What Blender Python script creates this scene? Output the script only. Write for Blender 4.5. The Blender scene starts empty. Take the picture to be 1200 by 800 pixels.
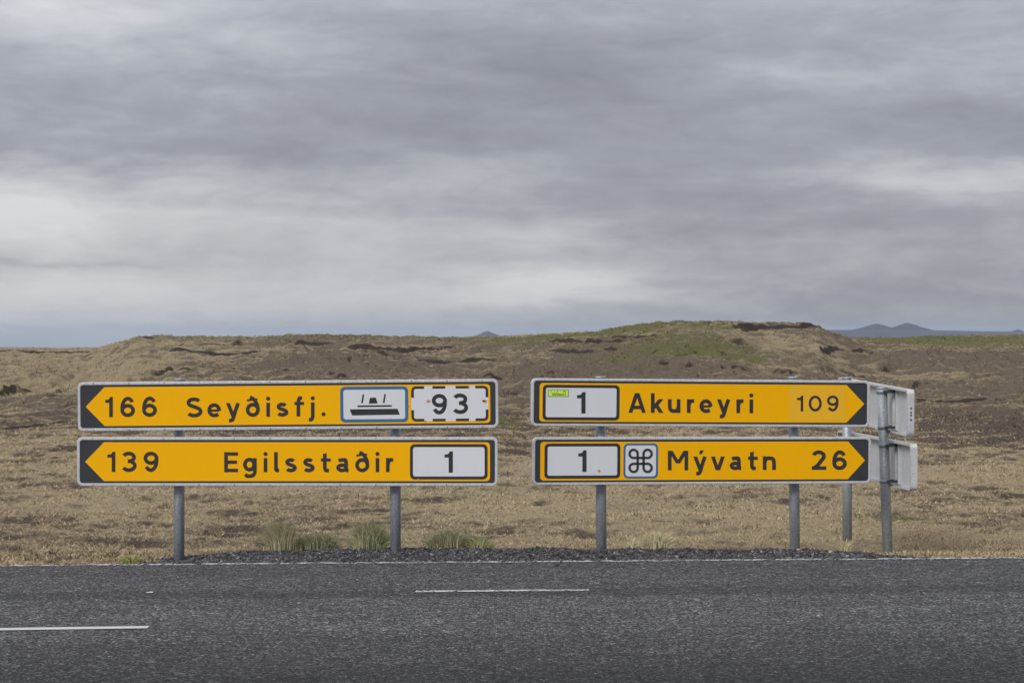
import bpy, math, random
import numpy as np
from mathutils import Vector

# ------------------------------------------------------------------ camera, world, sun, exposure
S = bpy.context.scene
COL = S.collection
H = 1.58                 # eye height
F = 2656.0               # focal length in pixels of the 1200 px wide photograph
HZ = 388.0               # row of the horizon

cam = bpy.data.cameras.new('camera')
camo = bpy.data.objects.new('camera', cam)
COL.objects.link(camo)
camo.location = (0, 0, H)
cam.sensor_width = 36
cam.lens = 36 * F / 1200
cam.clip_start = 0.5
cam.clip_end = 90000
camo.rotation_euler = (math.radians(90) - math.atan(12 / F), 0, 0)
cam.dof.use_dof = True
cam.dof.focus_distance = 16.2
cam.dof.aperture_fstop = 16.0
S.camera = camo

S.view_settings.view_transform = 'Standard'
S.view_settings.look = 'None'
S.view_settings.exposure = 0.55
S.view_settings.gamma = 1.0
S.view_settings.use_curve_mapping = False
S.cycles.max_bounces = 6
S.cycles.volume_bounces = 1
S.cycles.use_denoising = True

SUN_EL, SUN_AZ = math.radians(38), math.radians(214)   # behind the camera, to the left (azimuth from +Y, clockwise)
sd = bpy.data.lights.new('sun', 'SUN')
sd.energy = 1.5
sd.angle = math.radians(24)
sd.color = (1.0, 0.965, 0.92)
so = bpy.data.objects.new('sun', sd)
COL.objects.link(so)
sdir = Vector((math.sin(SUN_AZ) * math.cos(SUN_EL), math.cos(SUN_AZ) * math.cos(SUN_EL), math.sin(SUN_EL)))
so.rotation_euler = sdir.to_track_quat('Z', 'Y').to_euler()
so.location = (0, 0, 30)


class NT:
    """small helper for building node trees"""
    def __init__(s, tree):
        s.t = tree
        tree.nodes.clear()

    def n(s, typ, **kw):
        nd = s.t.nodes.new(typ)
        for k, v in kw.items():
            setattr(nd, k, v)
        return nd

    def link(s, a, b):
        s.t.links.new(a, b)

    def put(s, sock, v):
        if isinstance(v, bpy.types.NodeSocket):
            s.link(v, sock)
        else:
            sock.default_value = v

    def m(s, op, a, b=None, c=None, clamp=False):
        nd = s.n('ShaderNodeMath', operation=op, use_clamp=clamp)
        s.put(nd.inputs[0], a)
        if b is not None:
            s.put(nd.inputs[1], b)
        if c is not None:
            s.put(nd.inputs[2], c)
        return nd.outputs[0]

    def noise(s, vec, scale, detail=4, rough=0.55, dist=0.0):
        nd = s.n('ShaderNodeTexNoise')
        nd.inputs['Scale'].default_value = scale
        nd.inputs['Detail'].default_value = detail
        nd.inputs['Roughness'].default_value = rough
        nd.inputs['Distortion'].default_value = dist
        if vec is not None:
            s.link(vec, nd.inputs['Vector'])
        return nd.outputs[0]

    def mapping(s, vec, scale=(1, 1, 1), loc=(0, 0, 0)):
        nd = s.n('ShaderNodeMapping')
        nd.inputs['Scale'].default_value = scale
        nd.inputs['Location'].default_value = loc
        s.link(vec, nd.inputs['Vector'])
        return nd.outputs[0]

    def ramp(s, v, stops, interp='LINEAR'):
        nd = s.n('ShaderNodeValToRGB')
        cr = nd.color_ramp
        cr.interpolation = interp
        while len(cr.elements) < len(stops):
            cr.elements.new(0.5)
        for e, (p, c) in zip(cr.elements, stops):
            e.position = p
            e.color = (c[0], c[1], c[2], 1) if hasattr(c, '__len__') else (c, c, c, 1)
        s.link(v, nd.inputs[0])
        return nd.outputs[0]

    def mix(s, f, a, b, blend='MIX'):
        nd = s.n('ShaderNodeMix', data_type='RGBA', blend_type=blend)
        s.put(nd.inputs[0], f)
        for sock, v in ((nd.inputs[6], a), (nd.inputs[7], b)):
            if not isinstance(v, bpy.types.NodeSocket) and len(v) == 3:
                v = (*v, 1)
            s.put(sock, v)
        return nd.outputs[2]


# world: Nishita daylight behind a closed, streaky stratus layer
W = bpy.data.worlds.new('World')
S.world = W
W.use_nodes = True
w = NT(W.node_tree)
sky = w.n('ShaderNodeTexSky', sky_type='NISHITA')
sky.sun_disc = False
sky.sun_elevation = SUN_EL
sky.sun_rotation = SUN_AZ
tc = w.n('ShaderNodeTexCoord').outputs['Generated']
sep = w.n('ShaderNodeSeparateXYZ')
w.link(tc, sep.inputs[0])
az = w.m('ARCTAN2', sep.outputs[0], sep.outputs[1])
el = w.m('ARCSINE', sep.outputs[2])
wn1 = w.noise(w.mapping(tc, (14, 14, 60)), 1.0, 5, 0.55)
wn2 = w.noise(w.mapping(tc, (14, 14, 60), (7, 3, 1)), 1.0, 5, 0.55)
azw = w.m('MULTIPLY_ADD', w.m('SUBTRACT', wn1, 0.5), 0.11, az)
elw = w.m('MULTIPLY_ADD', w.m('SUBTRACT', wn2, 0.5), 0.035, el)
# broad masses of the cloud layer: (px, py, half-width, half-height, brightness change)
MASSES = [
    (0, 252, 230, 34, 0.42), (70, 210, 180, 30, 0.10), (120, 25, 170, 30, 0.20), (60, 5, 120, 30, 0.08),
    (650, 343, 140, 20, 0.34), (430, 250, 190, 34, 0.12), (560, 200, 100, 26, 0.08), (300, 65, 100, 20, 0.07),
    (1120, 208, 190, 18, 0.24), (1020, 90, 220, 18, 0.08), (330, 330, 220, 14, 0.05), (660, 280, 120, 16, 0.10),
    (650, 90, 230, 50, -0.17), (480, 165, 260, 24, -0.12), (840, 220, 230, 34, -0.12), (80, 90, 160, 35, -0.02),
    (150, 180, 170, 12, -0.08), (60, 302, 150, 7, -0.10), (1100, 140, 200, 24, -0.07), (980, 330, 200, 30, -0.02),
    (900, 20, 160, 20, 0.02), (950, 265, 200, 12, 0.04), (60, 355, 420, 52, 0.36), (420, 300, 260, 40, 0.10), (650, 380, 300, 30, 0.06), (1050, 300, 260, 40, 0.03), (860, 370, 260, 12, -0.05)]
acc = None
for (px, py, sx, sy, a) in MASSES:
    u = w.m('MULTIPLY', w.m('SUBTRACT', azw, (px - 600) / F), F / sx)
    v = w.m('MULTIPLY', w.m('SUBTRACT', elw, (HZ - py) / F), F / sy)
    r2 = w.m('ADD', w.m('MULTIPLY', u, u), w.m('MULTIPLY', v, v))
    g = w.m('MULTIPLY', w.m('EXPONENT', w.m('MULTIPLY', r2, -0.8)), a)
    acc = g if acc is None else w.m('ADD', acc, g)
st1 = w.m('SUBTRACT', w.noise(w.mapping(tc, (13, 13, 52), (2, 5, 0)), 1.0, 6, 0.58, 0.6), 0.5)
st2 = w.m('SUBTRACT', w.noise(w.mapping(tc, (50, 50, 150), (1, 8, 3)), 1.0, 5, 0.55, 0.6), 0.5)
dens = w.m('ADD', acc, w.m('MULTIPLY', st1, 0.36))
dens = w.m('ADD', dens, w.m('MULTIPLY', st2, 0.16))
dens = w.m('MULTIPLY_ADD', dens, 1.18, 0.425)
cloud = w.ramp(dens, [(0.12, (1.40, 1.43, 1.66)), (0.40, (2.14, 2.20, 2.46)), (0.62, (3.12, 3.22, 3.43)), (0.95, (4.5, 4.6, 4.72))])
# ramp colours above one are kept in the float ramp; the layer covers the blue sky almost everywhere
cover = w.m('MULTIPLY_ADD', wn1, 0.04, 0.94, clamp=True)
# an overcast sky brightens smoothly from the horizon to the zenith (CIE overcast law)
up = w.m('MAXIMUM', sep.outputs[2], 0.0)
rise = w.m('MULTIPLY_ADD', w.m('SMOOTH_MIN', up, 1.0, 0.1), 2.0, 0.93)
cloud = w.mix(1.0, cloud, rise, 'MULTIPLY')
skc = w.mix(cover, sky.outputs[0], cloud)
bg = w.n('ShaderNodeBackground')
bg.inputs['Strength'].default_value = 0.1
w.link(skc, bg.inputs[0])
wo = w.n('ShaderNodeOutputWorld')
w.link(bg.outputs[0], wo.inputs[0])


# ------------------------------------------------------------------ materials
def mat(name, build):
    m = bpy.data.materials.new(name)
    m.use_nodes = True
    t = NT(m.node_tree)
    out = t.n('ShaderNodeOutputMaterial')
    p = t.n('ShaderNodeBsdfPrincipled')
    t.link(p.outputs[0], out.inputs[0])
    build(t, p, out)
    return m


def bump(t, p, hsock, strength, dist):
    b = t.n('ShaderNodeBump')
    b.inputs['Strength'].default_value = strength
    b.inputs['Distance'].default_value = dist
    t.link(hsock, b.inputs['Height'])
    t.link(b.outputs[0], p.inputs['Normal'])


def sheeting(c, grime=(0.25, 0.22, 0.18), amt=0.16, rough=0.42, streak=True):
    """retroreflective sign foil with a little weathering"""
    def f(t, p, out):
        pos = t.n('ShaderNodeNewGeometry').outputs['Position']
        a = t.noise(t.mapping(pos, (5, 5, 5)), 1.0, 5, 0.6)
        b = t.noise(t.mapping(pos, (26, 26, 3.0)), 1.0, 4, 0.6)
        s = t.ramp(t.m('ADD', t.m('MULTIPLY', a, 0.6), t.m('MULTIPLY', b, 0.4)), [(0.35, 0.0), (0.75, 1.0)])
        spots = t.ramp(t.noise(pos, 60, 2, 0.5), [(0.74, 0.0), (0.80, 1.0)])
        k = t.m('MULTIPLY', s, amt)
        c1 = t.mix(k, c, tuple(0.5 * x + 0.5 * g for x, g in zip(c, grime)))
        c2 = t.mix(t.m('MULTIPLY', spots, amt * 1.6), c1, grime)
        t.link(c2, p.inputs['Base Color'])
        p.inputs['Roughness'].default_value = rough
        p.inputs['Specular IOR Level'].default_value = 0.16
    return f


def galv(c, c2, rough=0.5, metal=0.35):
    def f(t, p, out):
        pos = t.n('ShaderNodeTexCoord').outputs['Object']
        a = t.noise(t.mapping(pos, (40, 40, 6)), 1.0, 5, 0.6)
        vo = t.n('ShaderNodeTexVoronoi')
        vo.inputs['Scale'].default_value = 70
        t.link(pos, vo.inputs['Vector'])
        k = t.m('ADD', t.m('MULTIPLY', a, 0.7), t.m('MULTIPLY', vo.outputs['Distance'], 0.4))
        cc = t.mix(t.ramp(k, [(0.3, 0.0), (0.7, 1.0)]), c, c2)
        sp = t.ramp(t.noise(pos, 75, 2, 0.5), [(0.66, 0.0), (0.72, 1.0)])
        cc = t.mix(t.m('MULTIPLY', sp, 0.5), cc, (0.55, 0.55, 0.52))
        t.link(cc, p.inputs['Base Color'])
        p.inputs['Roughness'].default_value = rough
        p.inputs['Metallic'].default_value = metal
        bump(t, p, a, 0.25, 0.002)
    return f


M_YEL = mat('yellow_foil', sheeting((0.90, 0.445, 0.0), (0.50, 0.27, 0.03), 0.2))
M_YEL2 = mat('faded_yellow_foil', sheeting((0.83, 0.45, 0.018), (0.42, 0.30, 0.12), 0.25))
M_BLK = mat('black_foil', sheeting((0.040, 0.045, 0.052), (0.12, 0.11, 0.10), 0.3, 0.45))
M_TXT = mat('letter_foil', sheeting((0.036, 0.036, 0.040), (0.12, 0.10, 0.08), 0.3, 0.5))
M_WHT = mat('white_foil', sheeting((0.64, 0.665, 0.70), (0.5, 0.46, 0.42), 0.25))
M_BLU = mat('blue_foil', sheeting((0.045, 0.15, 0.29), (0.2, 0.22, 0.24), 0.2))
M_GRN = mat('green_sticker', sheeting((0.62, 0.85, 0.12), (0.3, 0.4, 0.1), 0.1))
M_DGR = mat('sticker_ink', sheeting((0.10, 0.20, 0.03), (0.1, 0.2, 0.05), 0.1))
M_RUST = mat('rust', sheeting((0.62, 0.27, 0.05), (0.4, 0.2, 0.08), 0.5, 0.8))
M_ALU = mat('frame_aluminium', galv((0.66, 0.66, 0.67), (0.48, 0.48, 0.49), 0.45, 0.15))
M_BACK = mat('back_aluminium', galv((0.62, 0.64, 0.66), (0.48, 0.50, 0.51), 0.5, 0.15))
M_POST = mat('galvanised_steel', galv((0.42, 0.455, 0.49), (0.25, 0.28, 0.31), 0.5, 0.35))
M_DARK = mat('dark_steel', galv((0.07, 0.07, 0.075), (0.04, 0.04, 0.045), 0.6, 0.3))


def asphalt_build(t, p, out):
    pos = t.n('ShaderNodeNewGeometry').outputs['Position']
    sp = t.n('ShaderNodeSeparateXYZ')
    t.link(pos, sp.inputs[0])
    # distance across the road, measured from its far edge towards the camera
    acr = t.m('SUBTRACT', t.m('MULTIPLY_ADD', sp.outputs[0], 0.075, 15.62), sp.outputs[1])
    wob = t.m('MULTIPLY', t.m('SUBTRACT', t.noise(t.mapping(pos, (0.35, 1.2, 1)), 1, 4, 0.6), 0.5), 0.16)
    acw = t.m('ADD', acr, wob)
    v1 = t.n('ShaderNodeTexVoronoi')
    v1.inputs['Scale'].default_value = 75
    t.link(pos, v1.inputs['Vector'])
    v2 = t.n('ShaderNodeTexVoronoi')
    v2.inputs['Scale'].default_value = 38
    t.link(pos, v2.inputs['Vector'])
    sc1 = t.n('ShaderNodeSeparateColor')
    t.link(v1.outputs['Color'], sc1.inputs[0])
    sc2 = t.n('ShaderNodeSeparateColor')
    t.link(v2.outputs['Color'], sc2.inputs[0])
    chip = t.ramp(sc1.outputs[0], [(0.0, (0.035, 0.035, 0.037)), (0.5, (0.085, 0.085, 0.088)), (0.86, (0.16, 0.16, 0.165)), (0.97, (0.28, 0.28, 0.29))])
    chip = t.mix(t.m('GREATER_THAN', v1.outputs['Distance'], 0.0085 * 75 * 0.9), chip, (0.02, 0.02, 0.021))
    big = t.ramp(sc2.outputs[1], [(0.0, 0.72), (0.7, 1.0), (0.93, 1.35), (1.0, 1.9)])
    chip = t.mix(1.0, chip, big, 'MULTIPLY')
    # worn and binder-rich strips along the road; nearest has dark lens-edge blur painted in
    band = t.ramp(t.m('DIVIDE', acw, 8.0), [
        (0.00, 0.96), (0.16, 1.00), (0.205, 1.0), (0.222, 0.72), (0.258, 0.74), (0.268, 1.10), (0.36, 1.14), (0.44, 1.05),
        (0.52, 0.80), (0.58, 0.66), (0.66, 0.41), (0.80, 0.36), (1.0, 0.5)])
    mott = t.ramp(t.noise(t.mapping(pos, (0.9, 2.6, 1)), 1, 6, 0.62), [(0.3, 0.80), (0.7, 1.18)])
    mott2 = t.ramp(t.noise(pos, 9, 4, 0.6), [(0.3, 0.78), (0.7, 1.2)])
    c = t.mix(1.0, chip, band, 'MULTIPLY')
    c = t.mix(1.0, c, mott, 'MULTIPLY')
    c = t.mix(1.0, c, mott2, 'MULTIPLY')
    c = t.mix(1.0, c, (0.95, 0.95, 0.97), 'MULTIPLY')
    t.link(c, p.inputs['Base Color'])
    p.inputs['Roughness'].default_value = 0.82
    p.inputs['Specular IOR Level'].default_value = 0.3
    h = t.m('SUBTRACT', sc1.outputs[1], v1.outputs['Distance'])
    bump(t, p, h, 0.7, 0.006)


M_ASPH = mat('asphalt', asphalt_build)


def paint_build(th):
    def f(t, p, out):
        pos = t.n('ShaderNodeNewGeometry').outputs['Position']
        n1 = t.noise(pos, 45, 3, 0.6)
        n2 = t.noise(t.mapping(pos, (11, 14, 1)), 1, 3, 0.6)
        k = t.m('ADD', t.m('MULTIPLY', n1, 0.55), t.m('MULTIPLY', n2, 0.45))
        worn = t.m('LESS_THAN', k, th)
        tr = t.n('ShaderNodeBsdfTransparent')
        mx = t.n('ShaderNodeMixShader')
        c = t.mix(n1, (0.60, 0.60, 0.58), (0.40, 0.40, 0.39))
        t.link(c, p.inputs['Base Color'])
        p.inputs['Roughness'].default_value = 0.6
        t.link(worn, mx.inputs[0])
        t.link(p.outputs[0], mx.inputs[1])
        t.link(tr.outputs[0], mx.inputs[2])
        t.link(mx.outputs[0], out.inputs[0])
        bump(t, p, n1, 0.4, 0.003)
    return f


M_PAINT = mat('road_paint', paint_build(0.47))
M_WORN = mat('worn_road_paint', paint_build(0.515))


def ground_build(t, p, out):
    pos = t.n('ShaderNodeNewGeometry').outputs['Position']
    at = t.n('ShaderNodeAttribute', attribute_name='cover')      # r moss, g bare peat, b heath brown
    sc = t.n('ShaderNodeSeparateColor')
    t.link(at.outputs['Color'], sc.inputs[0])
    fine = t.noise(pos, 24, 6, 0.78)
    medi = t.noise(t.mapping(pos, (11, 5.5, 4)), 1, 8, 0.74)
    larg = t.noise(t.mapping(pos, (0.20, 0.09, 1)), 1, 6, 0.6)
    straw = t.ramp(fine, [(0.25, (0.24, 0.182, 0.105)), (0.5, (0.41, 0.328, 0.20)), (0.75, (0.55, 0.455, 0.30))])
    heath = t.ramp(fine, [(0.25, (0.055, 0.040, 0.032)), (0.55, (0.125, 0.095, 0.075)), (0.8, (0.24, 0.19, 0.145))])
    moss = t.ramp(fine, [(0.25, (0.065, 0.072, 0.024)), (0.6, (0.14, 0.142, 0.052)), (0.85, (0.25, 0.225, 0.10))])
    peat = t.ramp(fine, [(0.3, (0.026, 0.020, 0.016)), (0.8, (0.085, 0.066, 0.052))])
    # coarser, greyer heath vegetation on the hills than in the roadside field
    spx = t.n('ShaderNodeSeparateXYZ')
    t.link(pos, spx.inputs[0])
    up = t.ramp(t.m('DIVIDE', spx.outputs[1], 100.0), [(0.34, 0.0), (0.56, 1.0)])
    straw = t.mix(up, straw, t.ramp(fine, [(0.25, (0.18, 0.142, 0.085)), (0.5, (0.295, 0.237, 0.146)), (0.75, (0.41, 0.335, 0.215))]))
    heath = t.mix(up, heath, t.ramp(fine, [(0.25, (0.075, 0.059, 0.042)), (0.55, (0.15, 0.12, 0.086)), (0.8, (0.25, 0.205, 0.15))]))
    broad = t.noise(t.mapping(pos, (1.5, 0.50, 2)), 1, 7, 0.68, 0.3)
    medi = t.m('ADD', t.m('MULTIPLY', medi, t.m('SUBTRACT', 1.0, t.m('MULTIPLY', up, 0.8))), t.m('MULTIPLY', broad, t.m('MULTIPLY', up, 0.8)))
    k = t.m('ADD', t.m('MULTIPLY', medi, 0.65), t.m('MULTIPLY', larg, 0.35))
    k = t.m('ADD', k, t.m('MULTIPLY', t.m('SUBTRACT', sc.outputs[2], 0.5), 0.62))
    k = t.m('ADD', k, t.m('MULTIPLY', t.m('SUBTRACT', fine, 0.5), 0.35))
    c = t.mix(t.ramp(k, [(0.45, 0.0), (0.63, 1.0)]), straw, heath)
    km = t.m('ADD', sc.outputs[0], t.m('MULTIPLY', t.m('SUBTRACT', medi, 0.5), 2.6))
    c = t.mix(t.ramp(km, [(0.38, 0.0), (0.80, 0.8)]), c, moss)
    kp = t.m('ADD', sc.outputs[1], t.m('MULTIPLY', t.m('SUBTRACT', medi, 0.5), 0.45))
    c = t.mix(t.ramp(kp, [(0.40, 0.0), (0.60, 1.0)]), c, peat)
    t.link(c, p.inputs['Base Color'])
    p.inputs['Roughness'].default_value = 0.95
    p.inputs['Specular IOR Level'].default_value = 0.1
    bump(t, p, t.m('ADD', fine, t.m('MULTIPLY', medi, 1.5)), 0.9, 0.05)


M_GROUND = mat('heath_ground', ground_build)


def attr_build(rough=0.9, var=0.35):
    def f(t, p, out):
        at = t.n('ShaderNodeAttribute', attribute_name='tint')
        pos = t.n('ShaderNodeNewGeometry').outputs['Position']
        n = t.noise(pos, 60, 3, 0.6)
        k = t.ramp(n, [(0.3, 1 - var), (0.7, 1 + var)])
        t.link(t.mix(1.0, at.outputs['Color'], k, 'MULTIPLY'), p.inputs['Base Color'])
        p.inputs['Roughness'].default_value = rough
        p.inputs['Specular IOR Level'].default_value = 0.15
    return f


M_BLADE = mat('grass_blade', attr_build(0.8, 0.2))
M_STONE = mat('basalt_gravel', attr_build(0.85, 0.45))


def gravelbed(t, p, out):
    pos = t.n('ShaderNodeNewGeometry').outputs['Position']
    v = t.n('ShaderNodeTexVoronoi')
    v.inputs['Scale'].default_value = 42
    t.link(pos, v.inputs['Vector'])
    s = t.n('ShaderNodeSeparateColor')
    t.link(v.outputs['Color'], s.inputs[0])
    t.link(t.ramp(s.outputs[0], [(0, (0.025, 0.025, 0.027)), (0.8, (0.08, 0.08, 0.085)), (1, (0.17, 0.17, 0.17))]), p.inputs['Base Color'])
    p.inputs['Roughness'].default_value = 0.9
    bump(t, p, v.outputs['Distance'], 1.0, 0.02)


M_BED = mat('gravel_bed', gravelbed)


def farrock(t, p, out):
    pos = t.n('ShaderNodeNewGeometry').outputs['Position']
    n = t.noise(t.mapping(pos, (0.012, 0.012, 0.05)), 1, 6, 0.6)
    t.link(t.ramp(n, [(0.35, (0.022, 0.026, 0.034)), (0.7, (0.055, 0.058, 0.064))]), p.inputs['Base Color'])
    p.inputs['Roughness'].default_value = 0.95


M_FAR = mat('far_lava', farrock)


# ------------------------------------------------------------------ object helpers
def link_mesh(name, verts, faces, m, parent=None, smooth=False):
    me = bpy.data.meshes.new(name)
    me.from_pydata([tuple(v) for v in verts], [], faces)
    me.materials.append(m)
    if smooth:
        me.polygons.foreach_set('use_smooth', [True] * len(me.polygons))
    me.update()
    o = bpy.data.objects.new(name, me)
    COL.objects.link(o)
    if parent is not None:
        o.parent = parent
    return o


def np_mesh(name, V, Fc, m, colname=None, colors=None, smooth=False):
    """quads or triangles from numpy arrays"""
    me = bpy.data.meshes.new(name)
    k = Fc.shape[1]
    me.vertices.add(len(V))
    me.vertices.foreach_set('co', V.astype(np.float32).ravel())
    me.loops.add(Fc.size)
    me.loops.foreach_set('vertex_index', Fc.astype(np.int32).ravel())
    me.polygons.add(len(Fc))
    me.polygons.foreach_set('loop_start', np.arange(0, Fc.size, k, dtype=np.int32))
    me.update(calc_edges=True)
    me.validate()
    if smooth:
        me.polygons.foreach_set('use_smooth', np.ones(len(me.polygons), dtype=bool))
    if colors is not None:
        a = me.color_attributes.new(colname, 'FLOAT_COLOR', 'POINT')
        c4 = np.ones((len(V), 4), dtype=np.float32)
        c4[:, :3] = colors
        a.data.foreach_set('color', c4.ravel())
    me.materials.append(m)
    o = bpy.data.objects.new(name, me)
    COL.objects.link(o)
    return o


def empty(name, loc, label, cat, group=None):
    o = bpy.data.objects.new(name, None)
    COL.objects.link(o)
    o.location = loc
    o.empty_display_size = 0.2
    o['label'] = label
    o['category'] = cat
    if group:
        o['group'] = group
    return o


# numpy gradient noise ------------------------------------------------
_rs = np.random.RandomState(11)
_perm = np.concatenate([_rs.permutation(1024)] * 2)
_ang = _rs.rand(1024) * 2 * np.pi
_gx, _gy = np.cos(_ang), np.sin(_ang)


def pnoise(x, y):
    xi = np.floor(x).astype(np.int64)
    yi = np.floor(y).astype(np.int64)
    xf, yf = x - xi, y - yi
    u = xf * xf * xf * (xf * (xf * 6 - 15) + 10)
    v = yf * yf * yf * (yf * (yf * 6 - 15) + 10)

    def g(ix, iy, dx, dy):
        h = _perm[(_perm[ix & 1023] + iy) & 1023]
        return _gx[h] * dx + _gy[h] * dy
    a = g(xi, yi, xf, yf)
    b = g(xi + 1, yi, xf - 1, yf)
    c = g(xi, yi + 1, xf, yf - 1)
    d = g(xi + 1, yi + 1, xf - 1, yf - 1)
    return 1.5 * ((a + u * (b - a)) * (1 - v) + (c + u * (d - c)) * v)


def fbm(x, y, octs=4, gain=0.5):
    s, a = 0, 1.0
    for i in range(octs):
        s = s + a * pnoise(x * 2 ** i + 17.3 * i, y * 2 ** i - 9.1 * i)
        a *= gain
    return s


def sstep(a, b, x):
    t = np.clip((x - a) / (b - a), 0, 1)
    return t * t * (3 - 2 * t)


# ------------------------------------------------------------------ terrain
CREST = [(-500, 404), (-200, 405), (0, 407.5), (60, 408.5), (115, 409), (135, 403), (160, 396), (200, 395), (260, 395.5), (300, 395),
         (350, 393), (400, 393.5), (460, 395), (520, 396.5), (575, 395.5), (610, 393), (650, 391), (700, 388), (740, 383), (770, 379.5),
         (800, 378.5), (850, 379.5), (900, 381), (940, 383), (962, 386), (975, 392), (1000, 397), (1020, 397.5), (1060, 396.5),
         (1100, 395), (1150, 393.5), (1200, 392.5), (1400, 392), (1800, 394)]
CDIST = [(-500, 170), (0, 165), (100, 160), (150, 118), (300, 112), (600, 118), (720, 108), (850, 96), (960, 100), (1020, 140), (1200, 150), (1800, 150)]
MOUND = [(-300, 663), (0, 662), (100, 660.5), (150, 656), (200, 651), (260, 646), (330, 643), (470, 640), (600, 640), (700, 641.5),
         (800, 641.5), (900, 642), (1000, 643.5), (1040, 648), (1080, 651.5), (1115, 654), (1200, 656), (1500, 660)]


def tab(t, x):
    a = np.array(t, dtype=float)
    return np.interp(x, a[:, 0], a[:, 1])


def edge_y(x):
    return 15.52 + 0.075 * x


def height_base(x, y):
    """land behind the road: shallow swale, flat heath, low hills, then down to the far plain"""
    az = np.where(y > 1, x / np.maximum(y, 1), np.sign(x) * 5)
    px = np.clip(600 + F * az, -500, 1800)
    front = sstep(2, 10, y)
    dc = tab(CDIST, px) * (1 + 0.02 * np.sin(px / 45.0))
    zc = H - (tab(CREST, px) - HZ) / F * dc
    y0 = np.interp(y, [0, 15.2, 15.9, 17, 18.6, 22, 32, 45], [-.12, -.12, -.06, -.09, -.16, -.17, -.10, 0.0])
    t = np.clip((y - 34) / (dc - 34), 0, 1)
    hill = zc * (0.42 * t + 0.58 * t * t * (3 - 2 * t))
    # a shallow dip between the field and the hills
    z = y0 + hill - 0.28 * np.exp(-((y - 60) / 14.0) ** 2)
    back = sstep(0, 1, (y - dc) / 320.0)
    lower = -141.0 * sstep(0, 1, (y - dc - 150) / 6500.0) ** 0.8
    z = np.where(y > dc, zc + (-9.0 - zc) * back - 0.012 * np.minimum(y - dc, 60) + lower, z)
    rad = np.hypot(x, y)
    z = z * front + (1 - front) * (-0.12)
    return z, px, dc, rad


def hit(px, py):
    """where the line of sight through a photo pixel meets the smooth land"""
    ys = np.arange(16.5, 175, 0.25)
    xs = (px - 600) / F * ys
    z, _, _, _ = height_base(xs, ys)
    ray = H - (py - HZ) / F * ys
    i = np.where(z >= ray)[0]
    j = i[0] if len(i) else len(ys) - 1
    if not len(i):
        j = int(np.argmax(z - ray))
    return xs[j], ys[j]


# peat banks: runs of (px, py, height m); moss patches: (px, py, half-width px, half-depth m, amount)
BANKS = [([(395, 407), (430, 407), (470, 412), (510, 409), (545, 406)], 0.34),
         ([(638, 405), (670, 404), (705, 407), (738, 403)], 0.30),
         ([(715, 400), (750, 397), (775, 395)], 0.14),
         ([(-10, 412), (30, 413), (60, 414), (110, 413)], 0.34),
         ([(200, 405), (250, 407), (290, 406)], 0.12), ([(150, 398), (185, 398)], .12),
         ([(295, 415), (330, 416)], 0.07), ([(345, 404), (400, 404)], 0.12),
         ([(855, 386), (905, 385), (940, 385.5), (966, 388)], 0.34),
         ([(960, 411), (1010, 412), (1040, 415)], 0.14), ([(1090, 414), (1150, 415), (1230, 413)], 0.10),
         ([(200, 411), (260, 413), (345, 411)], 0.10), ([(410, 420), (500, 423), (590, 419)], 0.13), ([(640, 414), (730, 418)], 0.11),
         ([(0, 495), (50, 493), (92, 491)], 0.07), ([(40, 470), (90, 462)], 0.07), ([(1060, 470), (1130, 474), (1210, 470)], 0.07)]
MOSS = [(700, 393, 130, 14, .32), (1110, 400, 140, 16, .9), (450, 395, 170, 6, .6), (850, 384, 60, 6, .4),
        (480, 395, 140, 7, .55), (640, 396, 90, 8, .7), (720, 389, 60, 8, .8), (790, 392, 80, 12, .35), (830, 405, 110, 10, .25),
        (800, 418, 60, 5, .3), (870, 414, 40, 4, .4), (350, 396, 60, 7, .5), (265, 397, 60, 5, .5), (205, 399, 40, 4, .5),
        (1090, 399, 90, 12, .95), (1170, 397, 70, 10, .8), (590, 494, 34, 2.2, .7), (590, 572, 55, 1.3, .5), (660, 500, 30, 2, .3),
        (830, 612, 26, .35, .8), (1045, 608, 50, .5, .75), (130, 603, 50, .4, .35), (945, 392, 50, 4, -.5),
        (380, 408, 30, 4, .5), (560, 412, 50, 3, .3), (320, 441, 30, 2.0, .5), (730, 425, 60, 3, .25), (1180, 617, 20, .3, .5)]
# where the heath runs darker or the straw paler: (px, py, half-width px, half-depth m, amount)
ZONES = [(40, 492, 110, 5, .22), (930, 574, 260, 1.5, .17), (1160, 506, 160, 5, .22), (1120, 425, 160, 16, .12), (700, 440, 150, 12, .12),
         (480, 418, 140, 14, .12), (50, 455, 110, 9, -.22), (200, 425, 120, 16, -.14), (600, 598, 120, 1.2, -.10), (1150, 560, 150, 2.5, -.14),
         (350, 590, 120, 1.2, .07), (60, 610, 90, .8, .08), (560, 545, 60, 2, -.1), (900, 600, 200, .8, -.06), (600, 520, 60, 3, .12), (930, 400, 60, 10, -.08)]
_zones = []
for (px, py, hw, hd, a) in ZONES:
    x, y = hit(px, py)
    _zones.append((x, y, hw / F * y, hd, a))
_banks = []
for pts, hgt in BANKS:
    ww = [hit(*p) for p in pts]
    _banks.append((np.array([q[0] for q in ww]), np.array([q[1] for q in ww]), hgt))
_moss = []
for (px, py, hw, hd, a) in MOSS:
    x, y = hit(px, py)
    _moss.append((x, y, hw / F * y, hd, a))


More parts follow.
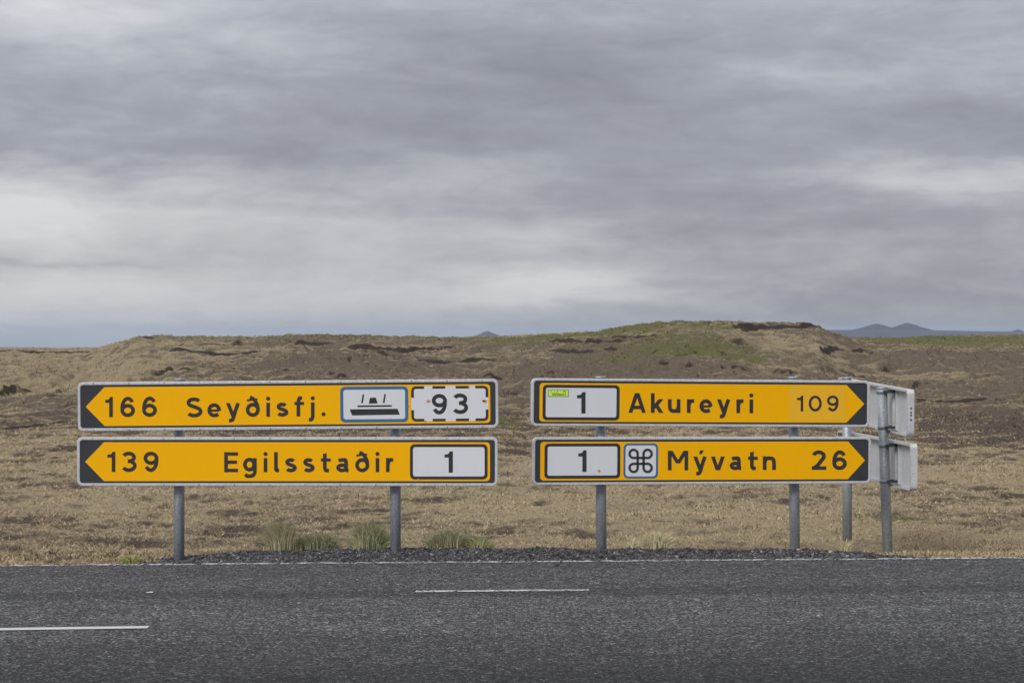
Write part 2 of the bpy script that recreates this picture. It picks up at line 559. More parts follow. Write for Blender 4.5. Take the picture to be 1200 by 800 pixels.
def land(x, y):
    z, px, dc, rad = height_base(x, y)
    far = sstep(20, 70, y)
    crest = np.clip(np.abs(y - dc) / 30, 0, 1)
    n_small = fbm(x * 2.3, y * 1.7, 3)
    n_hum = fbm(x * 0.62 + 5, y * 0.5, 4)
    n_tus = fbm(x * 1.5 + 80, y * 1.0, 4, 0.6)
    n_mid = fbm(x * 0.16 + 50, y * 0.075 + 3, 4)
    field = sstep(16.2, 18.5, y) * (1 - sstep(260, 600, y))
    # thufur: rounded hummocks with narrow gaps between
    hum = 1 - np.abs(n_hum) * 2.0
    relief = field * (0.12 * far * (hum - 0.6) + 0.07 * far * (n_tus - 0.4 * np.abs(n_tus)))
    z = z + field * (0.020 * n_small + (0.030 + 0.12 * far) * (hum - 0.6) + (0.02 + 0.07 * far) * (n_tus - 0.4 * np.abs(n_tus))
                     + (0.22 * far) * n_mid * (0.25 + 0.75 * crest))
    peat = np.zeros_like(x)
    wob = 1.3 * fbm(x * 0.12, x * 0 + 3.3, 3)
    for bx, by, hg in _banks:
        x0, x1 = bx.min(), bx.max()
        yc = np.interp(x, bx, by) if bx[0] < bx[-1] else np.interp(x, bx[::-1], by[::-1])
        L = max(0.4, (x1 - x0) * 0.18)
        tp = sstep(x0 - L * .4, x0 + L, x) * (1 - sstep(x1 - L, x1 + L * .4, x))
        dy = y - (yc + wob * (0.35 + 0.012 * yc))
        rise = sstep(-0.5, 0.4, dy) * np.exp(-np.maximum(dy, 0) / 7.0)
        hgv = hg * (0.65 + 0.3 * fbm(x * 0.3 + hg * 100, x * 0, 2))
        calm = tp * np.exp(-(dy / 2.2) ** 2)
        z = z - calm * 0.75 * relief
        z = z + tp * (hgv * rise * 0.65 - hgv * 0.25 * np.exp(-np.maximum(-dy, 0) / 2.5) * (dy < 0) * sstep(1, -1, dy) * 1.0)
        peat = np.maximum(peat, tp * np.exp(-((dy + 0.05) / 0.62) ** 2) * (1.15 + 0.5 * fbm(x * 0.4 + 9, y * 0.3, 3)))
    # small eroded ledges stepping up the hillsides, each broken into short runs
    hillz = sstep(38, 60, y) * (1 - sstep(170, 200, y))
    for per, ph, amp, nx in ((7.5, 0.0, 0.15, 0.055), (4.3, 3.7, 0.09, 0.11)):
        wv = y / per + ph + 1.5 * fbm(x * nx + ph, y * 0.03, 3) + 0.07 * fbm(x * 0.5, y * 0.5, 3)
        fr = wv - np.floor(wv)
        run = sstep(0.02, 0.35, fbm(x * 0.09 + ph * 9, y * 0.04 + np.floor(wv) * 3.1, 3)) * hillz
        up_ = np.exp(-fr * 3.0) * sstep(0, 0.04, fr) + 0.0
        z = z + run * amp * up_ * (0.35 + 0.65 * crest)
        near_edge = np.exp(-((np.minimum(fr, 1 - fr) * per - 0.02) / 0.30) ** 2)
        peat = np.maximum(peat, run * near_edge * (0.42 + 0.5 * fbm(x * 0.5 + 3, y * 0.4 + ph, 3)))
    moss = np.zeros_like(x)
    for mx, my, sx, sy, a in _moss:
        moss += a * np.exp(-((x - mx) / sx) ** 2 - ((y - my) / sy) ** 2)
    moss = moss + field * (0.16 * n_mid + 0.05 * far)
    # heath brown grows towards the hills; field stays straw
    heath = np.interp(y, [16, 19, 26, 33, 38, 52, 75, 110, 170], [.27, .30, .33, .38, .48, .53, .53, .50, .46])
    heath = heath + 0.22 * n_mid + 0.10 * np.clip(-n_hum, -1, 1)
    for mx, my, sx, sy, a in _zones:
        heath = heath + a * np.exp(-((x - mx) / sx) ** 2 - ((y - my) / sy) ** 2)
    heath = heath - 0.12 * n_tus
    left = sstep(-0.10, -0.20, x / np.maximum(y, 1)) * sstep(55, 80, y)
    heath = heath - 0.22 * left
    return z, np.clip(moss, 0, 1), np.clip(peat, 0, 1), np.clip(heath, 0, 1)


def build_ground():
    a_in = np.linspace(-0.262, 0.262, 560)
    a_l = np.linspace(-math.pi, -0.27, 90)
    a_r = np.linspace(0.27, math.pi, 90)
    A = np.concatenate([a_l, a_in, a_r])
    R = np.concatenate([np.linspace(1.0, 15, 12), np.linspace(15.4, 34, 190), np.linspace(34.12, 70, 230)[1:],
                        np.linspace(70.3, 185, 300), np.geomspace(187, 56000, 90)])
    AA, RR = np.meshgrid(A, R)
    X, Y = np.sin(AA) * RR, np.cos(AA) * RR
    Z, mo, pe, he = land(X.ravel(), Y.ravel())
    rad = RR.ravel()
    # steep near hummock sides take heath and soil tones, painting in relief shade
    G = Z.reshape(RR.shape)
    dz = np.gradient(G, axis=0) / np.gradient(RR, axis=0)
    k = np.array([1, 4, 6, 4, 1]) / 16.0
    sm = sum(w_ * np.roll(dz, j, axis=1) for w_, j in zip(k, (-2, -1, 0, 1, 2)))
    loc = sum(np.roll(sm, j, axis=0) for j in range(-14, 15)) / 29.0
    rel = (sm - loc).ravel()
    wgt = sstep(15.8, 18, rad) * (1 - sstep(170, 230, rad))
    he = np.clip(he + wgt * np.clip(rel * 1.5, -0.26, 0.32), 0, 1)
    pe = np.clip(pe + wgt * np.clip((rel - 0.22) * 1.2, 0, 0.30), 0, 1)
    Z = np.where(rad > 600, Z + 3.0 * fbm(X.ravel() / 900, Y.ravel() / 900, 3) * sstep(600, 2500, rad), Z)
    Z = Z - rad * rad / (2 * 6.371e6)          # the earth's curve
    V = np.stack([X.ravel(), Y.ravel(), Z], 1)
    nr, nc = RR.shape
    i = np.arange(nr - 1)[:, None] * nc + np.arange(nc - 1)[None, :]
    i = i.ravel()
    Fc = np.stack([i, i + nc, i + nc + 1, i + 1], 1)[:, ::-1]
    col = np.stack([mo, pe, he], 1)
    o = np_mesh('ground', V, Fc, M_GROUND, 'cover', col, smooth=True)
    # normals up
    if o.data.polygons[1000].normal.z < 0:
        o.data.flip_normals()
    o['kind'] = 'structure'
    return o


build_ground()

# ------------------------------------------------------------------ road
def build_road():
    xs = np.concatenate([np.linspace(-400, -8, 12), np.linspace(-7.5, 7.5, 151), np.linspace(8, 400, 12)])
    V, Fc = [], []
    offs = [0.0, 0.04, 0.5, 1.0, 3.0, 8.0, 24.0]
    for x in xs:
        ragg = 0.05 * float(fbm(np.array([x * 2.2]), np.array([4.0]), 3)[0]) if abs(x) < 7.6 else 0
        for j, o in enumerate(offs):
            yy = edge_y(x) + 0.10 + ragg - o if j < 2 else edge_y(x) + 0.10 - o
            V.append((x, yy, (-0.09, 0.0, 0, 0, 0, 0, 0)[j]))
    k = len(offs)
    for i in range(len(xs) - 1):
        for j in range(k - 1):
            a = i * k + j
            Fc.append((a, a + 1, a + 1 + k, a + k))
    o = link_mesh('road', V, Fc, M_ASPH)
    if o.data.polygons[2].normal.z < 0:
        o.data.flip_normals()
    o['kind'] = 'structure'


build_road()


def line_mark(name, x0, x1, fy, wdt, m, z=0.004, n=None):
    n = n or max(2, int((x1 - x0) / 0.1))
    V, Fc = [], []
    for i in range(n + 1):
        x = x0 + (x1 - x0) * i / n
        V += [(x, fy(x) - wdt / 2, z), (x, fy(x) + wdt / 2, z)]
    for i in range(n):
        Fc.append((2 * i, 2 * i + 2, 2 * i + 3, 2 * i + 1))
    o = link_mesh(name, V, Fc, m)
    o['kind'] = 'structure'
    return o


line_mark('edge_line', -30, 30, edge_y, 0.105, M_WORN, n=300)
line_mark('lane_line', -0.585, 0.47, lambda x: 13.79 + 0.075 * x, 0.085, M_PAINT)
line_mark('lane_line', -2.21, -2.17, lambda x: 13.79 + 0.04 * x, 0.07, M_PAINT)
line_mark('lane_line', -5.0, -1.94, lambda x: 12.30 + 0.11 * x, 0.10, mat('centre_line_paint', paint_build(0.2)))

# ------------------------------------------------------------------ gravel shoulder
def shoulder_z(x, y):
    px = 600 + F * x / y
    top = H - (tab(MOUND, px) - HZ) / F * 16.25 - 0.022
    e = edge_y(x)
    s = sstep(0, 1, (y - e - 0.02) / (16.15 - e + 0.02))
    zz = -0.012 + (top + 0.012) * s
    zz = np.where(y > 16.3, top - 0.30 * (y - 16.3) ** 1.3, zz)
    zz = zz + 0.010 * fbm(x * 3.1, y * 3.1, 3)
    outer = sstep(-3.35, -2.5, x) * (1 - sstep(3.0, 3.6, x))
    return zz - 0.13 * (1 - outer)


def build_shoulder():
    xs = np.linspace(-3.5, 3.7, 240)
    ts = np.linspace(0, 1, 40)
    X, T = np.meshgrid(xs, ts)
    Y = (edge_y(X) + 0.06) * (1 - T) + 17.15 * T
    Z = shoulder_z(X, Y)
    V = np.stack([X.ravel(), Y.ravel(), Z.ravel()], 1)
    nr, nc = X.shape
    i = (np.arange(nr - 1)[:, None] * nc + np.arange(nc - 1)[None, :]).ravel()
    Fc = np.stack([i, i + 1, i + nc + 1, i + nc], 1)
    o = np_mesh('gravel_shoulder', V, Fc, M_BED, smooth=True)
    o['kind'] = 'structure'


build_shoulder()

rng = np.random.RandomState(5)


def ico():
    t = (1 + 5 ** .5) / 2
    v = np.array([(-1, t, 0), (1, t, 0), (-1, -t, 0), (1, -t, 0), (0, -1, t), (0, 1, t), (0, -1, -t), (0, 1, -t), (t, 0, -1), (t, 0, 1), (-t, 0, -1), (-t, 0, 1)], float)
    v /= np.linalg.norm(v[0])
    f = np.array([(0, 11, 5), (0, 5, 1), (0, 1, 7), (0, 7, 10), (0, 10, 11), (1, 5, 9), (5, 11, 4), (11, 10, 2), (10, 7, 6), (7, 1, 8), (3, 9, 4), (3, 4, 2), (3, 2, 6), (3, 6, 8), (3, 8, 9), (4, 9, 5), (2, 4, 11), (6, 2, 10), (8, 6, 7), (9, 8, 1)])
    return v, f


def build_gravel():
    N = 25000
    x = rng.uniform(-3.3, 3.55, N)
    t = rng.rand(N)
    y = edge_y(x) + 0.10 + t * (16.75 - edge_y(x) - 0.10)
    keep = (x > -2.9 + 0.5 * rng.rand(N)) & (x < 3.35 - 0.35 * rng.rand(N))
    # a scatter of strays on the paved edge
    xs = rng.uniform(-6, 6, 900)
    ys = edge_y(xs) + 0.10 - np.abs(rng.randn(900)) * 0.10
    x, y = x[keep], y[keep]
    z = shoulder_z(x, y)
    strays = np.zeros(len(x), bool)
    x = np.concatenate([x, xs])
    y = np.concatenate([y, ys])
    z = np.concatenate([z, np.full(len(xs), 0.001)])
    strays = np.concatenate([strays, np.ones(len(xs), bool)])
    n = len(x)
    s = 0.0050 + 0.0060 * rng.rand(n) ** 2.2 + 0.008 * (rng.rand(n) > 0.97) + 0.009 * (rng.rand(n) > 0.992)
    s[strays] *= 0.55
    iv, jf = ico()
    pts = iv[None] * (1 + 0.38 * (rng.rand(n, 12, 1) - 0.5) * 1.6)
    sc = np.stack([s * (0.8 + 0.6 * rng.rand(n)), s * (0.8 + 0.5 * rng.rand(n)), s * (0.55 + 0.4 * rng.rand(n))], 1)
    pts = pts * sc[:, None, :]
    th = rng.rand(n) * 6.283
    c, si = np.cos(th), np.sin(th)
    X = pts[..., 0] * c[:, None] - pts[..., 1] * si[:, None]
    Y = pts[..., 0] * si[:, None] + pts[..., 1] * c[:, None]
    tl = (rng.rand(n) - .5) * 1.2
    Z = pts[..., 2] + X * tl[:, None]
    V = np.stack([X + x[:, None], Y + y[:, None], Z + (z + s * 0.35)[:, None]], -1).reshape(-1, 3)
    Fc = (jf[None] + 12 * np.arange(n)[:, None, None]).reshape(-1, 3)
    g = 0.030 + 0.11 * rng.rand(n) ** 1.6 + 0.28 * (rng.rand(n) > 0.93) * rng.rand(n)
    col = np.stack([g * 1.02, g, g * (1.0 + 0.06 * rng.rand(n))], 1)
    col = np.repeat(col, 12, axis=0)
    o = np_mesh('gravel', V, Fc, M_STONE, 'tint', col)
    o['label'] = 'loose dark basalt gravel along the road edge under the signs'
    o['category'] = 'gravel'
    o['kind'] = 'stuff'


build_gravel()

# one loose stone lying on the paved edge
def pebble():
    iv, jf = ico()
    r = np.random.RandomState(3)
    v = iv * (1 + 0.3 * (r.rand(12, 1) - .5)) * np.array([0.016, 0.013, 0.009])
    d = H * F / (662.5 - HZ)
    v = v + np.array([(653 - 600) / F * d, d, 0.008])
    o = link_mesh('stone', v, [tuple(int(a) for a in f) for f in jf], M_DARK)
    o['label'] = 'small dark stone lying alone on the asphalt by the worn edge line'
    o['category'] = 'stone'


pebble()


# ------------------------------------------------------------------ field grass (stuff)
def blades(x, y, z, hgt, wid, lean, tint, name, label):
    n = len(x)
    th = rng.rand(n) * 6.283
    px_, py_ = np.cos(th) * wid / 2, np.sin(th) * wid / 2
    la = rng.rand(n) * 6.283
    lx, ly = np.cos(la) * lean * hgt, np.sin(la) * lean * hgt
    b0 = np.stack([x - px_, y - py_, z - 0.01], 1)
    b1 = np.stack([x + px_, y + py_, z - 0.01], 1)
    tp = np.stack([x + lx, y + ly, z + hgt], 1)
    V = np.stack([b0, b1, tp], 1).reshape(-1, 3)
    Fc = np.arange(3 * n).reshape(-1, 3)
    t = np.repeat(tint, 3, axis=0).reshape(n, 3, 3).copy()
    o = np_mesh(name, V, Fc, M_BLADE, 'tint', t.reshape(-1, 3))
    o['kind'] = 'stuff'
    o['label'] = label
    o['category'] = 'grass'
    return o


def cover_tint(n, heath, moss, x, y, up=0.0):
    straw = np.array([0.42, 0.335, 0.205])
    pale = np.array([0.50, 0.41, 0.265])
    brown = np.array([0.115, 0.083, 0.062])
    green = np.array([0.145, 0.150, 0.055])
    straw = straw * (1 - 0.25 * up)
    pale = pale * (1 - 0.28 * up)
    brown = brown * (1 + 0.10 * up)
    r = rng.rand(n, 1)
    c = straw * (1 - r) + pale * r
    patch = fbm(x * 9.0 + 31, y * 4.0, 4, 0.75)
    k = heath + 0.46 * patch + 0.12 * rng.randn(n)
    dark = np.clip((k - 0.49 + 0.03 * up) / 0.20, 0, 1)[:, None]
    c = c * (1 - dark) + brown * (0.6 + 0.9 * rng.rand(n, 1)) * dark
    g = np.clip((moss + 0.25 * rng.randn(n) - 0.35) / 0.3, 0, 1)[:, None] * 0.85
    c = c * (1 - g) + green * (0.7 + 0.6 * rng.rand(n, 1)) * g
    return c, dark[:, 0]


def field_grass():
    # near field
    N = 400000
    y = 15.9 + (42 - 15.9) * rng.rand(N) ** 1.45
    x = (rng.rand(N) - .5) * 2 * (0.25 * y)
    # clumping
    cl = fbm(x * 4.0, y * 3.0, 3)
    keep = (rng.rand(N) < 0.55 + 0.9 * cl)
    out = (np.abs(x) > 3.6) | (x < -2.45) | (x > 3.2)
    keep &= (y > 16.62 + 0.22 * fbm(x * 1.3, x * 0, 3) - 0.30 * rng.rand(N) ** 3) | (out & (y > edge_y(x) + 0.14 + 0.12 * rng.rand(N)))
    x, y = x[keep], y[keep]
    z, mo, pe, he = land(x, y)
    near = y < 16.9
    zz = np.maximum(z, np.where(near, -0.06, -9))
    zz = np.where(near & ~((np.abs(x) > 3.6) | (x < -2.6)), np.maximum(zz, shoulder_z(x, y)), zz)
    n = len(x)
    h = (0.009 + 0.017 * rng.rand(n)) * (1 + 0.012 * (y - 16)) * (1 + 0.5 * fbm(x * 1.3, y, 2))
    h = np.where(near, h * 0.8, h)
    c, dk = cover_tint(n, he, mo, x, y)
    c = c * np.where(rng.rand(n, 1) < 0.22, 0.42 + 0.3 * rng.rand(n, 1), 1.0)
    h = h * (1 - 0.1 * dk)
    wd = (0.0035 + 0.004 * rng.rand(n)) * (1 + 0.05 * (y - 16))
    ok = pe < 0.5
    blades(x[ok], y[ok], zz[ok], h[ok], wd[ok] * 1.6, 1.8, c[ok], 'field_grass', 'short dry straw coloured grass covering the field behind the signs')
    # far heath
    N = 300000
    y = 40 + (168 - 40) * rng.rand(N) ** 1.15
    x = (rng.rand(N) - .5) * 2 * (0.245 * y)
    cl = fbm(x * 0.9, y * 0.7, 3)
    keep = rng.rand(N) < 0.5 + 0.9 * cl
    x, y = x[keep], y[keep]
    z, mo, pe, he = land(x, y)
    n = len(x)
    c, dk = cover_tint(n, he, mo * 0.8, x * 0.22, y * 0.20, 1.0)
    c = c * (0.55 + 0.75 * rng.rand(n, 1))
    h = (0.018 + 0.026 * rng.rand(n)) * (0.7 + y / 150)
    wd = (0.014 + 0.020 * rng.rand(n)) * (0.5 + y / 80)
    ok = pe < 0.4
    blades(x[ok], y[ok], z[ok], h[ok], wd[ok], 1.4, c[ok], 'heath_scrub', 'brown and straw coloured heath scrub covering the hills')


field_grass()


# ------------------------------------------------------------------ grass tufts on the shoulder
def tuft(px0, px1, pytop, pybase, d, n, fan, tones, label, bend=0.0, group='grass tufts along the gravel shoulder'):
    r = np.random.RandomState(int(px0 * 7))
    x0, x1 = (px0 - 600) / F * d, (px1 - 600) / F * d
    zb = H - (pybase - HZ) / F * d
    ht = (pybase - pytop) / F * d * 1.3
    cx = (x0 + x1) / 2
    hw = (x1 - x0) / 2
    V, Fc, C = [], [], []
    for i in range(int(n * 2.4)):
        u = r.randn() * 0.52
        u = max(-1, min(1, u))
        bx, by = hw * u * (1 - fan * 0.55), r.randn() * 0.05
        hh = ht * (0.35 + 0.65 * r.rand() ** 0.8) * (1 - 0.45 * u * u)
        dx = fan * hw * (u * 0.7 + r.randn() * 0.30) + bend * hh * (0.5 + r.rand()) + 0.05 * r.randn()
        dy = (r.rand() - .5) * hh * 0.9
        wv = 0.0010 + 0.0013 * r.rand()
        th = r.rand() * 3.14
        wx, wy = math.cos(th) * wv, math.sin(th) * wv
        b = len(V)
        for s, ww in ((0, 1), (0.35, 1), (0.7, .7)):
            cxx, cyy = bx + dx * s ** 2.2, by + dy * s ** 2.2
            zz = hh * (s * 1.12 - 0.24 * s * s)
            V += [(cxx - wx * ww, cyy - wy * ww, zz - (0.02 if s == 0 else 0)), (cxx + wx * ww, cyy + wy * ww, zz - (0.02 if s == 0 else 0))]
        V.append((bx + dx, by + dy, hh * (0.9 - 0.08 * r.rand())))
        Fc += [(b, b + 1, b + 3, b + 2), (b + 2, b + 3, b + 5, b + 4), (b + 4, b + 5, b + 6)]
        c = np.array(tones[r.randint(len(tones))]) * (0.75 + 0.5 * r.rand())
        C += [c] * 7
    o = link_mesh('grass_tuft', V, Fc, M_BLADE)
    a = o.data.color_attributes.new('tint', 'FLOAT_COLOR', 'POINT')
    c4 = np.ones((len(V), 4), dtype=np.float32)
    c4[:, :3] = np.array(C)
    a.data.foreach_set('color', c4.ravel())
    o.location = (cx, d, zb)
    o['label'] = label
    o['category'] = 'grass tuft'
    o['group'] = group


G1, G2, G3, ST, ST2 = (0.26, 0.30, 0.145), (0.38, 0.39, 0.22), (0.20, 0.24, 0.12), (0.62, 0.54, 0.36), (0.52, 0.47, 0.29)
tuft(303, 362, 611, 644, 16.45, 750, 0.85, [ST, ST2, G2, G1, ST, ST2], 'large straw and green grass tuft leaning left, leftmost tall tuft on the gravel', -0.25)
tuft(348, 402, 624, 643, 16.5, 520, 0.5, [G1, G3, G2, ST2, ST], 'low green grass tuft between the two tall tufts')
tuft(404, 462, 611, 645, 16.35, 950, 0.8, [G1, G2, G3, ST2, ST, G2], 'bushy green grass tuft against the left sign post nearest the gap')
tuft(496, 556, 621, 642, 16.5, 650, 0.5, [G1, G2, G3, G2, ST2, ST], 'wide low green grass tuft in the gap between the signs')
tuft(544, 582, 628, 643, 16.45, 300, 0.5, [(0.33, 0.33, 0.10), G2, ST2], 'small yellow green grass tuft at the right end of the wide low tuft')
tuft(750, 790, 622, 642, 16.55, 330, 0.7, [ST, ST2, G2], 'small straw coloured grass tuft right of the post under the Mývatn sign')
tuft(733, 750, 628, 642, 16.55, 90, 0.7, [ST, ST2], 'tiny dry grass wisp beside the straw tuft under the Mývatn sign')
tuft(138, 168, 650, 658, 15.75, 260, 0.4, [(0.30, 0.30, 0.09), (0.22, 0.23, 0.08), ST2], 'tiny yellow green moss tuft at the left end of the gravel')
tuft(978, 1003, 631, 643, 16.9, 70, 0.8, [ST, ST2, G2], 'thin grass blades at the foot of the rearmost sign post')


# ------------------------------------------------------------------ stroke alphabet (road sign letters)
def catmull(pts, closed=False, n=8):
    P = [np.array(p, float) for p in pts]
    if closed:
        P = [P[-1]] + P + [P[0], P[1]]
    else:
        P = [2 * P[0] - P[1]] + P + [2 * P[-1] - P[-2]]
    out = []
    for i in range(1, len(P) - 2):
        for j in range(n):
            t = j / n
            a, b, c, d = P[i - 1], P[i], P[i + 1], P[i + 2]
            out.append(0.5 * ((2 * b) + (-a + c) * t + (2 * a - 5 * b + 4 * c - d) * t * t + (-a + 3 * b - 3 * c + d) * t ** 3))
    if not closed:
        out.append(P[-2])
    return out


def ell(cx, cy, rx, ry, a0=0, a1=360, n=32):
    return [(cx + rx * math.cos(math.radians(a0 + (a1 - a0) * i / n)), cy + ry * math.sin(math.radians(a0 + (a1 - a0) * i / n))) for i in range(n + 1)]


def strip(pts, hw, closed=False):
    """a band of half-width hw along pts, as quads"""
    P = [np.array(p, float) for p in pts]
    if closed and np.linalg.norm(P[0] - P[-1]) < 1e-6:
        P = P[:-1]
    n = len(P)
    V, Fc = [], []
    for i in range(n):
        a = P[i - 1] if (i > 0 or closed) else P[i]
        b = P[(i + 1) % n] if (i < n - 1 or closed) else P[i]
        t = b - a
        t = t / (np.linalg.norm(t) + 1e-9)
        nrm = np.array([-t[1], t[0]])
        k = 1.0
        if 0 < i < n - 1 or closed:
            e = P[i] - a
            e = e / (np.linalg.norm(e) + 1e-9)
            k = 1 / max(0.5, abs(float(np.dot(e, t))))
        V += [P[i] + nrm * hw * k, P[i] - nrm * hw * k]
    for i in range(n if closed else n - 1):
        j = (i + 1) % n
        Fc.append((2 * i, 2 * i + 1, 2 * j + 1, 2 * j))
    return V, Fc


XH = 0.70


def glyph(ch, x0, x1, base, cap, wd):
    """outline pieces in photo-pixel units (y up from base); returns list of (verts2d, faces)"""
    hw = wd / 2
    k = hw / cap
    X = XH
    L = lambda t: x0 + hw + t * (x1 - x0 - wd)      # centreline x
    B = lambda t: x0 + t * (x1 - x0)                # full box x
    Y = lambda v: v * cap
    res = []

    def s(pts, closed=False, smooth=True):
        p = [(L(a), Y(b)) for a, b in pts]
        if smooth:
            p = catmull(p, closed)
        res.append(strip(p, hw, closed))

    def e(cx, cy, rx, ry, a0=0, a1=360, ww=None):
        full = abs(a1 - a0) >= 360
        p = [(L(a), Y(b)) for a, b in ell(cx, cy, rx, ry, a0, a1)]
        res.append(strip(p, ww or hw, full))

    def dg(xa, ya, xb, yb, ww=None):
        """diagonal with level ends"""
        xa, xb, ya, yb = L(xa), L(xb), Y(ya), Y(yb)
        q = (ww or hw) * math.hypot(xb - xa, yb - ya) / abs(yb - ya)
        res.append(([np.array(v) for v in ((xa - q, ya), (xa + q, ya), (xb + q, yb), (xb - q, yb))], [(0, 1, 2, 3)]))

    def vbar(x, ya, yb):
        res.append(([np.array(v) for v in ((L(x) - hw, Y(ya)), (L(x) + hw, Y(ya)), (L(x) + hw, Y(yb)), (L(x) - hw, Y(yb)))], [(0, 1, 2, 3)]))

    def hbar(xa, xb, y, t=None):
        t = (t or hw * 0.92)
        res.append(([np.array(v) for v in ((xa, Y(y) - t), (xb, Y(y) - t), (xb, Y(y) + t), (xa, Y(y) + t))], [(0, 1, 2, 3)]))

    def poly(pts):
        res.append(([np.array((B(a), Y(b))) for a, b in pts], [tuple(range(len(pts)))]))

    def dot(cx, cy, r):
        p = [np.array((cx + r * math.cos(i * math.pi / 12), cy + r * math.sin(i * math.pi / 12))) for i in range(24)]
        res.append((p, [tuple(range(24))]))

    f = wd / max(1e-6, (x1 - x0))
    if ch == '1':
        poly([(1, 0), (1, 1), (1 - f * .72, 1), (1 - f * 1.02, .90), (1 - f * 1.3, .865), (0, .855), (0, .71), (1 - f, .71), (1 - f, 0)])
    elif ch in '69':
        six = [(0, .33)] + ell(.52, .44, .52, 1 - k - .44, 180, 40, 22)
        bow = ell(.5, .325, .5, .325 - k)
        if ch == '9':
            six = [(1 - a, 1 - b) for a, b in six]
            bow = [(1 - a, 1 - b) for a, b in bow]
        s(six, smooth=False)
        res.append(strip([(L(a), Y(b)) for a, b in bow], hw, True))
    elif ch == '3':
        ya = (1 - k + .53) / 2
        yb = (.53 + k) / 2
        s([(.40, .53), (.47, .53)] + ell(.48, ya, .46, 1 - k - ya, -88, 155, 24), smooth=False)
        s([(.40, .53), (.47, .53)] + ell(.49, yb, .51, yb - k, 88, -152, 24), smooth=False)
    elif ch == '2':
        s(ell(.48, .70, .48, 1 - k - .70, 165, -28, 22) + [(.62, .40), (.36, .22), (.10, k + .03), (.05, k)], smooth=False)
        hbar(B(.0), B(1), k)
    elif ch == '0':
        e(.5, .5, .5, .5 - k)
    elif ch == 'S':
        s(ell(.49, .735, .43, 1 - k - .735, 28, 238, 22) + ell(.50, .295, .50, .295 - k, 58, -148, 24), smooth=False)
    elif ch == 's':
        s(ell(.49, .495, .41, X - k - .495, 28, 238, 20) + ell(.50, .215, .50, .215 - k, 58, -148, 22), smooth=False)
    elif ch == 'e':
        hbar(L(0), L(1), .335, hw * .62)
        p = ell(.5, X / 2, .5, X / 2 - k, -6, 270, 28)
        p += [(.72, k + .01), (.92, .155)]
        res.append(strip([(L(a), Y(b)) for a, b in p], hw))
    elif ch in 'yý':
        dg(.53, .0, .0, X)
        s([(1.0, X), (.76, .36), (.55, .0), (.44, -.13), (.30, -.17), (.10, -.17)])
        if ch == 'ý':
            poly([(.42, .83), (.62, .83), (.78, 1.02), (.50, 1.02)])
    elif ch == 'v':
        dg(.47, 0, 0, X)
        dg(.53, 0, 1, X)
    elif ch == 'ð':
        e(.5, X / 2, .5, X / 2 - k)
        s([(1, .38), (.94, .58), (.74, .78), (.46, .93), (.22, .97)])
        p = [(L(-.06), Y(.82)), (L(.30), Y(.85)), (L(.62), Y(.88)), (L(.96), Y(.87))]
        res.append(strip(p, hw * .55))
    elif ch == 'i':
        vbar(.5, 0, X)
        dot(L(.5), Y(.905), hw * 1.12)
    elif ch == 'j':
        s([(.92, X), (.92, .2), (.90, -.02), (.70, -.13), (.40, -.165), (.0, -.165)])
        dot(L(.92), Y(.905), hw * 1.12)
    elif ch == '.':
        dot(B(.5), Y(k * 1.1), hw * 1.1)
    elif ch == 'f':
        s([(.36, 0), (.36, .60), (.42, .84), (.62, 1 - k + .01), (.98, 1 - k)])
        hbar(B(0), B(1), .66 - k * .1, hw * .85)
    elif ch == 'E':
        vbar(0, 0, 1)
        for yy, xr in ((k, 1), (.5, .92), (1 - k, 1)):
            hbar(L(0), B(xr), yy)
    elif ch == 'g':
        e(.45, X / 2 + .03, .45, X / 2 - k - .01)
        s([(.98, X), (.98, .2), (.96, -.02), (.80, -.15), (.5, -.19), (.22, -.185), (.03, -.10)])
    elif ch == 'l':
        s([(.0, 1), (.0, .3), (.05, .13), (.35, k), (1, k)])
    elif ch == 't':
        s([(.34, .92), (.34, .4), (.36, .20), (.52, k), (1, k)])
        poly([(.34 + f * .5 - f * .5 * 0 - .16, .84), (.34 + f * .62, 1.0), (.34 + f * .62, .84)])
        hbar(B(0), B(1), X - k * 1.0, hw * .85)
    elif ch == 'a':
        e(.40, .22, .40, .22 - k)
        s([(.06, .56), (.22, X - k - .01), (.46, X - k), (.72, .60), (.80, .46), (.80, .2), (.86, k + .01), (1.04, k)])
    elif ch == 'r':
        vbar(0, 0, X)
        s([(.0, .38), (.22, .55), (.55, X - k), (1.05, X - k)])
    elif ch == 'n':
        vbar(0, 0, X)
        s([(.0, .40), (.18, .57), (.52, X - k), (.88, .56), (1, .38), (1, 0)])
    elif ch == 'u':
        vbar(1, 0, X)
        s([(1, .30), (.82, .13), (.48, k), (.12, .14), (0, .32), (0, X)])
    elif ch == 'k':
        vbar(0, 0, 1)
        dg(.04, .22, .88, X)
        dg(.90, 0, .34, .42)
    elif ch == 'A':
        dg(0.0, 0, .47, 1)
        dg(1.0, 0, .53, 1)
        hbar(L(.12), L(.88), .27)
    elif ch == 'M':
        vbar(0, 0, 1)
        vbar(1, 0, 1)
        dg(.50, .36, .05, 1, hw * .95)
        dg(.50, .36, .95, 1, hw * .95)
    elif ch == 'w':
        for a, b in ((.25, 0), (.25, .5), (.75, .5), (.75, 1)):
            dg(a, 0, b, X)
    return res


# ------------------------------------------------------------------ sign boards
PH = 0.345     # height of every board


